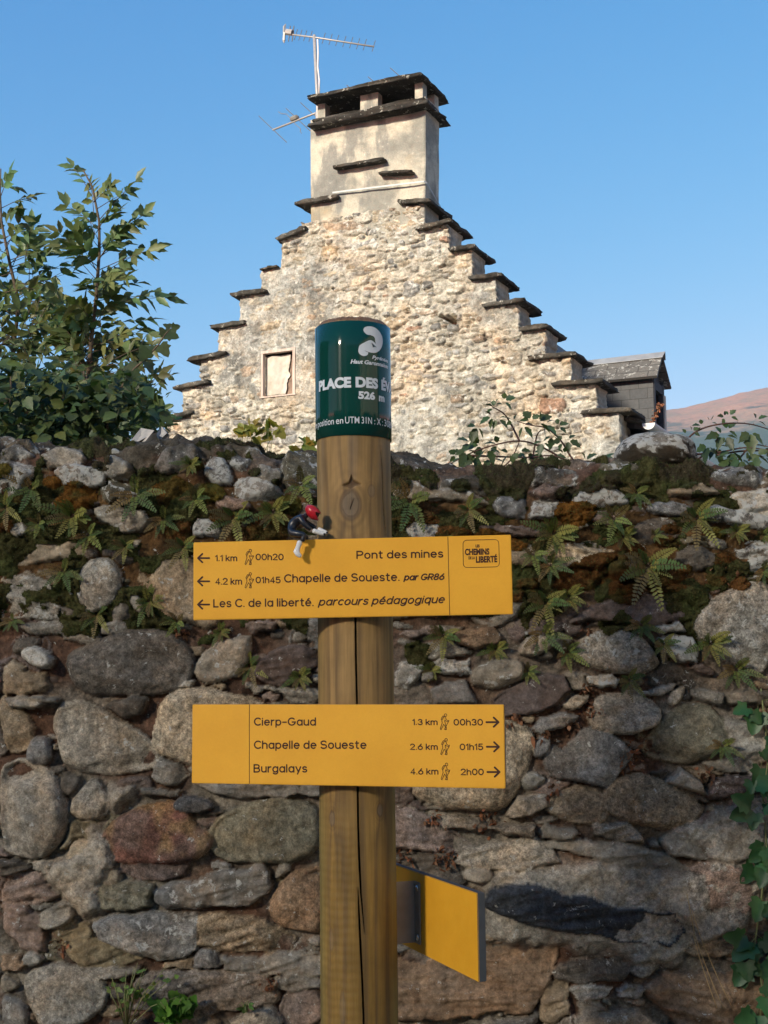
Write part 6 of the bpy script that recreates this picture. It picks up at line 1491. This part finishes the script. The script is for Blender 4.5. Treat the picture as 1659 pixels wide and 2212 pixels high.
# small window -----------------------------------------------------------------
def window():
    wood = NT('weathered_frame'); n = wood.noise(30, 6, .6, wood.coord((1, 1, .15))); mw = wood.out(wood.mix(wood.rng(n, .35, .65), (.42, .31, .25), (.55, .46, .39)), .85, wood.bump(n, .4, .006), .2)
    a0, a1, z0, z1 = WIN; T = lambda p: tuple(gw(*p)); mb = MB(); w = .028
    mb.box((a0 - .012, -.040, z1 - w + .004), (a1 + .012, .03, z1 + .012), T); mb.box((a0 - .010, -.036, z0 - .014), (a0 + w * .7, .028, z1 - w + .003), T); mb.box((a1 - w, -.042, z0 - .014), (a1 + .010, .028, z1 - w + .003), T)
    fr = mb.build('window', mw, house)
    mb = MB(); mb.box((a0 - .02, -.046, z0 - .030), (a1 + .02, .02, z0 - .0145), T); mb.build('sill', mw, fr)
    mb = MB(); mb.box((a0 + .005, .10, z0), (a1 - .005, .11, z1), T); mb.build('dark_backing', plain('dark_interior', (.03, .024, .02), .5, .3), fr)  # dark board in place of the shaded room behind the opening
    # torn pale sheet hanging in the opening
    V, C, Fc = [], [], []; nx, nz = 26, 34
    for j in range(nz + 1):
        for i in range(nx + 1):
            u, v = i / nx, j / nz; edge = .80 - .10 * sstep(.5, .35, v) + .10 * fbm(np.array([v * 5]), np.array([0.]), 3, 5)[0]
            a = a0 + .025 + (a1 - a0 - .05) * u * edge; z = z0 + .012 + (z1 - z0 - .06) * v; V.append(gw(a, .045 + .018 * fbm(np.array([u * 4]), np.array([v * 2.5]), 3, 9)[0] + .01 * math.sin(u * 9 + v * 2), z))
    for j in range(nz):
        for i in range(nx): q = j * (nx + 1) + i; Fc.append((q, q + 1, q + nx + 2, q + nx + 1))
    sh = NT('torn_sheet'); n = sh.noise(7, 6, .6); o = mesh('torn_sheet', V, Fc, sh.out(sh.mix(sh.rng(n, .4, .65), (.41, .36, .295), (.53, .49, .42)), .8, sh.bump(n, .4, .02), .2), fr, True)
    md = o.modifiers.new('thick', 'SOLIDIFY'); md.thickness = .003
    mb = MB(); mb.box((a0 + (a1 - a0) * .62, .07, z0 + .01), (a1 - w, .076, z1 - .05), T); mb.build('torn_sheet', plain('brown_board', (.22, .15, .11), .9, .4, 12), fr)
window()

# roof, side walls, gutter, dormer ---------------------------------------------------
def roofs():
    sl_ = NT('roof_slate'); br = sl_.n('ShaderNodeTexBrick'); br.inputs['Scale'].default_value = 1; br.inputs['Brick Width'].default_value = .24; br.inputs['Row Height'].default_value = .14; br.inputs['Mortar Size'].default_value = .005
    br.inputs['Color1'].default_value = (.055, .057, .06, 1); br.inputs['Color2'].default_value = (.068, .068, .068, 1); br.inputs['Mortar'].default_value = (.03, .03, .03, 1)
    uv = sl_.attr('Col'); sl_.l(uv.outputs['Vector'], br.inputs['Vector']); n = sl_.noise(24, 7, .7); c = sl_.val(br.outputs['Color'], sl_.rng(n, .3, .7, .8, 1.2))
    MS = sl_.out(c, .7, sl_.bump(br.outputs['Fac'], -.15, .003), .3)
    r2 = NT('old_roof_shingle'); br = r2.n('ShaderNodeTexBrick'); br.inputs['Scale'].default_value = 1; br.inputs['Brick Width'].default_value = .30; br.inputs['Row Height'].default_value = .15; br.inputs['Mortar Size'].default_value = .008
    br.inputs['Color1'].default_value = (.105, .098, .088, 1); br.inputs['Color2'].default_value = (.135, .125, .11, 1); br.inputs['Mortar'].default_value = (.06, .055, .05, 1); uv = r2.attr('Col'); r2.l(uv.outputs['Vector'], br.inputs['Vector'])
    n = r2.noise(13, 8, .72); n2 = r2.noise(40, 6, .7); c = r2.val(br.outputs['Color'], r2.rng(n2, .3, .7, .75, 1.25)); c = r2.mix(r2.rng(n, .55, .60, 0, .7), c, (.42, .41, .37)); MR = r2.out(c, .85, r2.bump(n2, .6, .01, r2.bump(br.outputs['Fac'], -.2, .004)), .2)
    def panel(name, par, mat, q, th):
        """q: four corners in (a,t,z), first edge along the courses; uv in metres goes to Col"""
        P = [gw(*p) for p in q]; e1 = P[1] - P[0]; e2 = P[3] - P[0]; nrm = np.cross(e1, e2); nrm /= np.linalg.norm(nrm)
        l1, l2 = np.linalg.norm(e1), np.linalg.norm(e2); V = P + [p - nrm * th for p in P]; C = [(0, 0, 0), (l1, 0, 0), (l1, l2, 0), (0, l2, 0)] * 2
        return mesh(name, V, [(0, 1, 2, 3), (7, 6, 5, 4), (0, 4, 5, 1), (1, 5, 6, 2), (2, 6, 7, 3), (3, 7, 4, 0)], mat, par, False, cols=C)
    D = 8.5; aR, aL = RS[-1][0], LS[-1][0]
    p0 = (RS[0][0] - .02, RS[1][1] - .42); p1 = (RS[-2][0] + .05, RS[-1][1] - .02); ea, ez = gp(1403, 922, .5)
    am = (CHL + CHR) / 2; sl0 = (p0[1] - p1[1]) / (p1[0] - p0[0]); zr = p0[1] + (p0[0] - am) * sl0
    r1 = panel('roof', house, MS, [(p1[0], GT - .10, p1[1]), (p1[0], D, p1[1]), (am, D, zr), (am, GT - .10, zr)], .06)
    panel('roof', house, MS, [(ea, GT - .12, ez), (ea, D, ez), (p1[0], D, p1[1] + .001), (p1[0], GT - .12, p1[1] + .001)], .06)
    q1 = (LS[-2][0], LS[-1][1] - .08); panel('roof', house, MS, [(q1[0] - .4, D, q1[1] - .3), (q1[0] - .4, GT + .02, q1[1] - .3), (am, GT + .02, zr - .002), (am, D, zr - .002)], .06)
    # verge rubble following the roof edge
    rough_box('verge_slate', p1[0] - .10, p1[1] + .09, ea - .02, ez + .05, .18, GT - .10, .055, house, M['slab'], slabcol, 99, .02, 24, 5)
    ren = M['render']; mb = MB(); T = lambda p: tuple(gw(*p))
    mb.box((aR - .35, GT, 0), (aR - .01, D - .3, ez - .10), T); mb.box((aL + .05, GT, 0), (aL + .35, D - .3, LS[-1][1] - .35), T); mb.box((aL + .35, D - .6, 0), (aR - .35, D - .3, LS[-1][1] - .3), T)
    mb.build('side_wall', ren, house)
    # soffit board and gutter
    mb = MB(); mb.box((aR - .005, GT - .1, ez - .14), (ea - .03, D, ez - .10), T); mb.build('soffit', plain('dark_board', (.05, .045, .04), .8, .2), house)
    mb = MB(); gr = .072; ga, gz = ea + .055, ez - .005; n = 14; ths = np.linspace(math.pi, 2 * math.pi, n + 1); V, Fc = [], []
    for tt in (GT - .22, D): 
        for r in (gr, gr - .004):
            for th in ths: V.append(gw(ga + r * math.cos(th), tt, gz + r * math.sin(th)))
    m_ = n + 1
    for i in range(n): Fc += [(i, 2 * m_ + i, 2 * m_ + i + 1, i + 1), (m_ + i, m_ + i + 1, 3 * m_ + i + 1, 3 * m_ + i), (i, i + 1, m_ + i + 1, m_ + i)]
    zinc = plain('zinc', (.36, .37, .38), .45, .12, 12, metal=.4); mb.add(V, Fc); gt = mb.build('gutter', zinc, house)
    mb = MB(); V = [gw(ga + (gr + .004) * math.cos(th), GT - .225, gz + (gr + .004) * math.sin(th)) for th in ths] + [gw(ga + (gr + .004) * math.cos(th), GT - .221, gz + (gr + .004) * math.sin(th)) for th in ths]
    mb.add(V, [tuple(range(m_)), tuple(reversed(range(m_, 2 * m_)))] + [(i, m_ + i, m_ + i + 1, i + 1) for i in range(n)]); mb.build('gutter_end', plain('white_zinc', (.55, .55, .53), .5, .06), gt)
    # dormer
    T0 = 2.5; WD = .62; tr = T0 + WD / 2; ac, _ = gp(1412, 870, T0); zec = (gp(1311, 823, T0 - .12)[1] + gp(1418, 810, T0 - .12)[1]) / 2; zrd = (gp(1430, 764, tr)[1] + gp(1260, 783, tr)[1]) / 2
    ai = ac - 2.0; ar, _ = gp(1431, 764, tr); ae, _ = gp(1419, 812, T0 - .12)
    zbot = ez - .5
    w = panel('dormer', house, MS, [(ai, T0, zbot), (ac, T0, zbot), (ac, T0, zec + .05), (ai, T0, zec + .05)], .05); tag(w, 'slate hung dormer on the right slope')
    panel('dormer_cheek', w, MS, [(ac, T0 + WD, zbot), (ai, T0 + WD, zbot), (ai, T0 + WD, zec + .05), (ac, T0 + WD, zec + .05)], .05)
    panel('dormer_roof', w, MR, [(ai, T0 - .12, zec), (ae, T0 - .12, zec), (ar, tr, zrd), (ai, tr, zrd)], .035); panel('dormer_roof', w, MR, [(ae, T0 + WD + .12, zec), (ai, T0 + WD + .12, zec), (ai, tr, zrd - .001), (ar, tr, zrd - .001)], .035)
    mb = MB(); hgt = .10
    for sg in (-1, 1):
        P = [(ai, tr, zrd + .012), (ar + .04, tr, zrd + .03), (ar + .02, tr + sg * .10, zrd - .065), (ai, tr + sg * .10, zrd - .083)]; P2 = [(a, q, z - .004) for a, q, z in P]; V = [gw(*p) for p in P + P2]; mb.add(V, [(0, 1, 2, 3), (7, 6, 5, 4), (0, 4, 5, 1), (1, 5, 6, 2), (2, 6, 7, 3), (3, 7, 4, 0)])
    mb.build('ridge_flashing', plain('zinc_ridge', (.27, .275, .28), .5, .15, 6, metal=.2), w)
    dkw = plain('dark_timber', (.045, .045, .05), .8, .25); mb = MB()
    mb.box((ac - .06, T0 + .02, zbot), (ac + .01, T0 + .10, zec), T); mb.box((ac - .06, T0 + WD - .12, zbot), (ac + .01, T0 + WD - .02, zec), T); mb.box((ac - .05, T0 + .10, zec - .14), (ac + .008, T0 + WD - .12, zec - .02), T); mb.build('dormer_frame', dkw, w)
    mb = MB(); mb.add([gw(ac - .04, T0 + .02, zec - .01), gw(ac - .04, T0 + WD - .02, zec - .01), gw(ac - .04, tr, zrd - .06), gw(ac - .10, T0 + .02, zec - .01), gw(ac - .10, T0 + WD - .02, zec - .01), gw(ac - .10, tr, zrd - .06)], [(0, 1, 2), (5, 4, 3), (0, 3, 4, 1), (1, 4, 5, 2), (2, 5, 3, 0)]); mb.build('dormer_pediment', dkw, w)
    mb = MB(); mb.box((ac - .10, T0 + .10, zbot), (ac - .085, T0 + WD - .12, zec - .14), T); mb.build('dormer_pane', plain('dormer_glass', (.02, .025, .03), .1, 0, spec=.6), w)
    a9, z9 = gp(1429, 858, T0 + WD); mb = MB(); mb.box((ac + .012, T0 + WD - .10, zbot), (ac + .03, T0 + WD - .01, z9), T); mb.build('plank', plain('pale_plank', (.50, .42, .34), .8, .15, 20), w)
    # withered plant rooted in the gutter
    b0 = gp(1404, 921, .9); mb = MB(); st = gw(b0[0], .9, b0[1] - .02); e = gw(b0[0] + .14, .9, b0[1] + .27); mb.tube([st, (st + e) / 2 + np.array([.01, 0, .01]), e], .006, 5, (.2, .1, .05)); random.seed(4)
    for _ in range(70):
        q = Vector(st) + (Vector(e) - Vector(st)) * random.uniform(.12, 1.03); leaf(mb, q + rv(.012), rv(1), rv(1), .04, .028, lcol((.20, .085, .045), .4), .3, .3, 0, (0, .5, .4, 0))
    o = mb.build('withered_plant', M['litter'], None, False, True, origin=st); tag(o, 'reddish brown withered plant rooted in the gutter below the dormer', 'plant')
roofs()

# aerials ------------------------------------------------------------------------
alu = plain('aerial_aluminium', (.36, .34, .32), .5, .15, metal=.3); rod = plain('aerial_rod', (.10, .10, .10), .55, .1)
za = lambda x, y: ((500 + x / 1.3825) / 1.507, y / 1.3825 / 1.507)
def aerials():
    tm = .62; at_ = lambda x, y, t_=tm: gw(gp(*za(x, y), t_)[0], t_, gp(*za(x, y), t_)[1])
    base = at_(738, 470); t = thing('tv_aerial', 'long toothed television aerial on the tall mast rising behind the chimney', 'aerial', base)
    mb = MB(); mb.tube([base - np.array([0, 0, 1.2]), base, at_(723, 158)], .022, 10); mb.build('mast', alu, t, True)
    mb = MB(); P = [at_(592, 152), at_(724, 168), at_(992, 210)]; mb.tube(P, .012, 6); mb.build('boom', alu, t, True)
    mb = MB(); dv = (at_(585, 190) - at_(595, 108)) * 0 + np.array([0, 0, 1.]); d0 = at_(992, 210) - at_(592, 152); L = np.linalg.norm(d0); d0 = d0 / L
    # elements run level, across the boom, and show foreshortened
    ex = np.cross(d0, np.array([0, 0, 1.])); ex /= np.linalg.norm(ex); sv = np.array([.12, 0, 1.]) 
    for i, x in enumerate((640, 660, 682, 706, 765, 796, 826, 858, 889, 920, 950, 990)):
        yb = np.interp(x, [592, 724, 992], [152, 168, 210]); c = at_(x, yb + 1); q = at_(x + 3, yb - 17); w = (q - c); w = w / np.linalg.norm(w); mb.tube([c + w * .095 - ex * .02, c - w * .075 + ex * .02], .006, 4)
    for x in (628, 612): c = at_(x, 150); mb.tube([c + np.array([.01, 0, .11]), c + np.array([-.015, 0, -.12])], .008, 5)
    mb.build('elements', rod, t)
    mb = MB(); c = at_(612, 146); mb.tube([c - d0 * .05, c + d0 * .05], [.045, .045], 8); mb.tube([c - d0 * .052, c - d0 * .06], [.03, .02], 8); mb.build('junction_box', alu, t)
    mb = MB()
    for sg in (0, 1): 
        P = [at_(588, 150 - 3), at_(586 + sg * 3, 120 if sg else 182), at_(595 - 8 * (1 - sg), 108 if sg else 194)]; mb.tube(P, [.02, .022, .006], 5)
    mb.build('reflector', alu, t)
    mb = MB(); mb.tube([at_(738, 178), at_(741, 240), at_(739, 300), at_(746, 360), at_(745, 430)], .012, 6); mb.build('cable', plain('white_cable', (.66, .64, .62), .5, .05), t, True)
    # VHF aerial whose boom passes behind the chimney head
    t2 = .80; A = lambda x, y: gw(gp(*za(x, y), t2)[0], t2, gp(*za(x, y), t2)[1])
    s = A(536, 585); e = A(732, 508); t = thing('tv_aerial', 'low aerial with long slanting rods sticking out left of the chimney head', 'aerial', e)
    far = s + (e - s) * 3.0; mb = MB(); mb.tube([s, e, far], .014, 6); mb.build('boom', alu, t, True)
    mb = MB(); rv0 = (A(600, 637) - A(474, 518)) / 2
    for x, y in ((536, 581), (650, 538), (716, 512)): c = A(x, y); k = 1. if x < 600 else .85; mb.tube([c - rv0 * k, c + rv0 * k], .0065, 4)
    mb.tube([A(562, 503), A(575, 512), A(598, 513), A(640, 560), A(662, 580), A(660, 592), A(666, 600)], .0065, 4)
    for kk in (1.55, 1.95, 2.42, 2.9): c = s + (e - s) * kk; mb.tube([c - rv0 * .82, c + rv0 * .82], .0065, 4)
    mb.build('elements', rod, t)
    mb = MB(); c = A(634, 533); w = (e - s) / np.linalg.norm(e - s); mb.tube([c - w * .065, c - w * .04, c + w * .04, c + w * .065], [.02, .042, .042, .02], 8); mb.build('junction_box', plain('grey_box', (.16, .15, .13), .6, .2), t)
    mb = MB(); mb.tube([base - np.array([0, 0, .25]), e], .02, 6); mb.build('bracket', alu, t)
aerials()

# broken slates and a slab behind the wall at the left foot of the gable --------------------
def debris():
    zz = lambda x, y: ((400 + x / 2.552) / 1.507, (1250 + y / 2.552) / 1.507)
    gl = NT('old_zinc'); n = gl.noise(14, 6, .6); mz = gl.out(gl.mix(gl.rng(n, .35, .65), (.16, .155, .15), (.24, .225, .205)), .7, gl.bump(n, .3, .01), .3)
    for lab, q, dz in (('grey roofing sheet lying tilted behind the wall, left of the gable foot', [(50, 490), (150, 365), (260, 385), (265, 470), (150, 520)], 0), ('smaller upright grey sheet beside the dark gap near the gable foot', [(275, 420), (322, 352), (366, 408), (362, 470), (300, 470)], .1)):
        P = [at(*zz(x, y), 9. + dz + .25 * (i % 2)) for i, (x, y) in enumerate(q)]; n_ = len(P); off = np.array([.012, .03, -.008]); V = P + [p + off for p in P]
        o = mesh('roofing_sheet', V, [tuple(range(n_)), tuple(reversed(range(n_, 2 * n_)))] + [(i, n_ + i, n_ + (i + 1) % n_, (i + 1) % n_) for i in range(n_)], mz, None, False, origin=P[0]); tag(o, lab, 'sheet')
    P = [at(*zz(x, y), 8.6) for x, y in ((-40, 540), (10, 480), (55, 430))]; mb = MB(); mb.tube(P, [.02, .018, .012], 7); o = mb.build('stick', M['stem'], None, True, origin=P[0]); tag(o, 'weathered stick leaning behind the wall, left of the roofing sheets', 'stick')
    a = at(*zz(70, 560), 9.2); b = at(*zz(420, 300), 9.6); mb = MB(); mb.box((a[0] - 2.2, 9.9, 0), (b[0], 13.2, b[2] - .42)); 
    o = mb.build('stone_shed', M['render'], None, False, origin=(a[0], 10, 0)); tag(o, 'low shed wall mostly hidden behind the shrub, left of the gable', 'shed')
debris()

# ------------------------------------------------------------------ unseen houses and trees added behind the camera to shape light and reflections
def added_houses():
    pl = plain('house_plaster', (.58, .48, .35), .9, .12, 2); rf = plain('street_roof', (.10, .095, .09), .8, .2, 3); dk = plain('shutters', (.10, .13, .12), .6, .1)
    dx, dy = -math.sin(rad(21)), -math.cos(rad(21)); xg = -3.3
    def prism(name, label, fr, depth, h, ridge, nw):  # unseen blocks added for the sleeve's dark reflection and its bright gap
        (x0, x1), yf = fr, -6.0; base = ((x0 + x1) / 2, yf, 0); t = thing(name, label, 'house', base)
        s = lambda x: (x + dx / abs(dy) * depth, yf - depth); p = [(x0, yf), (x1, yf), s(x1), s(x0)]
        V = [(a, b, 0) for a, b in p] + [(a, b, h) for a, b in p]; m1 = ((p[0][0] + p[3][0]) / 2, (p[0][1] + p[3][1]) / 2); m2 = ((p[1][0] + p[2][0]) / 2, (p[1][1] + p[2][1]) / 2)
        V += [(m1[0], m1[1], ridge), (m2[0], m2[1], ridge)]
        mesh('wall', V, [(1, 0, 4, 5), (2, 1, 5, 9, 6), (3, 2, 6, 7), (0, 3, 7, 8, 4)], pl, t, False)
        mesh('roof', [(q[0], q[1], q[2] + .05) for q in (V[4], V[5], V[9], V[8], V[6], V[7])], [(0, 1, 2, 3), (3, 2, 4, 5)], rf, t, False)
        for i in range(nw):
            for zf in (1.0, 4.0, 6.6):
                if zf + 1.5 > h: continue
                xc = x0 + (x1 - x0) * (i + .5) / nw; mb = MB(); mb.box((xc - .5, yf + .01, zf), (xc + .5, yf + .07, zf + 1.45)); w = mb.build('window', dk, t)
    t = thing('added_house', 'unseen dark stone house added beyond the left end of the lane to darken the sleeve reflection', 'house', (-9, 3.5, 0)); mb = MB(); mb.box((-15, .8, 0), (-9, 7.5, 6.2)); mb.build('wall', plain('dark_rubble', (.13, .115, .09), .95, .3, 4), t)  # block added so the sleeve's left edge reflects no sky
    mb = MB(); mb.add([(-15.3, .5, 6.15), (-8.7, .5, 6.15), (-8.7, 7.8, 6.15), (-15.3, 7.8, 6.15), (-12, .5, 8.2), (-12, 7.8, 8.2)], [(1, 2, 5, 4), (3, 0, 4, 5), (0, 1, 4), (2, 3, 5)]); mb.build('roof', rf, t)
    prism('added_house', 'unseen house added behind the camera, left of the narrow gap', (-14.5, xg - .13), 8, 4.4, 5.2, 4)
    prism('added_house', 'unseen house added behind the camera, right of the narrow gap', (xg + .13, 3.6), 8, 4.4, 5.2, 2)
    t = thing('added_house', 'unseen pale house added on the right to bounce sunlight onto the wall', 'house', (5.6, -6, 0)); mb = MB(); mb.box((5.6, -16, 0), (12, 1.5, 7.5)); mb.build('wall', plain('pale_plaster', (.80, .67, .48), .9, .06, 2), t)  # added as a warm reflector for the shaded wall and boards
    mb = MB(); mb.add([(5.3, -16.3, 7.45), (5.3, 1.8, 7.45), (12.3, 1.8, 7.45), (12.3, -16.3, 7.45), (8.8, -16.3, 9.4), (8.8, 1.8, 9.4)], [(0, 1, 5, 4), (2, 3, 4, 5), (0, 4, 3), (1, 2, 5)]); mb.build('roof', rf, t)
    for yc in (-13, -8.5, -4, 0):
        for zf in (1., 4.2): mb = MB(); mb.box((5.53, yc - .5, zf), (5.59, yc + .5, zf + 1.45)); mb.build('window', dk, t)
added_houses()

def shade_trees():  # unseen crowns added to let only part of the sun through
    az = np.array([-math.sin(SUN_AZ), -math.cos(SUN_AZ), 0]); sd_ = np.array([math.cos(SUN_AZ), -math.sin(SUN_AZ), 0])
    for k, (lab, off, dist, n, hw, z0, z1) in enumerate((('unseen tall thin crowned tree added to filter the low sun', -2.6, 24., SHADE_N, 4.2, 8.2, 14.0), ('second unseen broad leaved tree added to filter the low sun, nearer the gable side', 3.6, 26., SHADE_N, 4.2, 8.6, 14.9))):
        random.seed(50 + k); rg = np.random.default_rng(50 + k); c = np.array([0, 3., 0]) + az * dist + sd_ * off
        t = thing('added_tree', lab, 'tree', (c[0], c[1], 0)); st = MB(); st.tube([(c[0], c[1], 0), (c[0] + .1, c[1], 4), (c[0], c[1] + .1, 8), (c[0], c[1], 12)], [.38, .30, .22, .07], 10)
        for i in range(10):
            a = random.uniform(0, 6.28); z = random.uniform(6, 10.5); e = c + np.array([math.cos(a) * 3, math.sin(a) * 3, z + 2.]); st.tube([(c[0], c[1], z), (c + e) / 2 + np.array([0, 0, z / 2 + .3]), e], [.12, .07, .02], 6)
        st.build('trunk', M['stem'], t, True)
        # leaf sized faces through a broad rounded crown
        u = rg.uniform(-1, 1, (n * 3, 3)); u = u[np.abs(u[:, 0]) ** 3 + np.abs(u[:, 1]) ** 2.2 + np.abs(u[:, 2]) ** 5 < 1][:n]
        P = c + sd_ * u[:, :1] * hw + az * u[:, 1:2] * 3.0 + np.array([0, 0, 1.]) * ((z0 + z1) / 2 + u[:, 2:] * (z1 - z0) / 2)
        d = rg.normal(0, 1, P.shape); d /= np.linalg.norm(d, axis=1)[:, None]; e = np.cross(d, rg.normal(0, 1, P.shape)); e /= np.linalg.norm(e, axis=1)[:, None]; L = rg.uniform(.05, .085, (len(P), 1))
        V = np.stack([P - d * L, P + e * L * .7, P + d * L, P - e * L * .7], 1).reshape(-1, 3); f = np.arange(len(V)).reshape(-1, 4)
        cc = np.repeat(np.array((.06, .10, .03)) * rg.uniform(.7, 1.3, (len(P), 1)), 4, 0); mesh('crown', V, f, M['leaf'], t, False, cc)
SHADE_N = 9000
shade_trees()

def haze():
    m = bpy.data.materials.new('haze_air'); m.use_nodes = True; t = m.node_tree; t.nodes.clear(); o = t.nodes.new('ShaderNodeOutputMaterial'); v = t.nodes.new('ShaderNodeVolumePrincipled')
    v.inputs['Color'].default_value = (.48, .70, 1.0, 1); v.inputs['Density'].default_value = HAZE; v.inputs['Anisotropy'].default_value = 0.0
    t.links.new(v.outputs[0], o.inputs['Volume']); mb = MB(); mb.box((-4400, -4400, -1), (4400, 4400, 760)); tag(mb.build('haze', m), kind='stuff')
HAZE = .00014
haze()
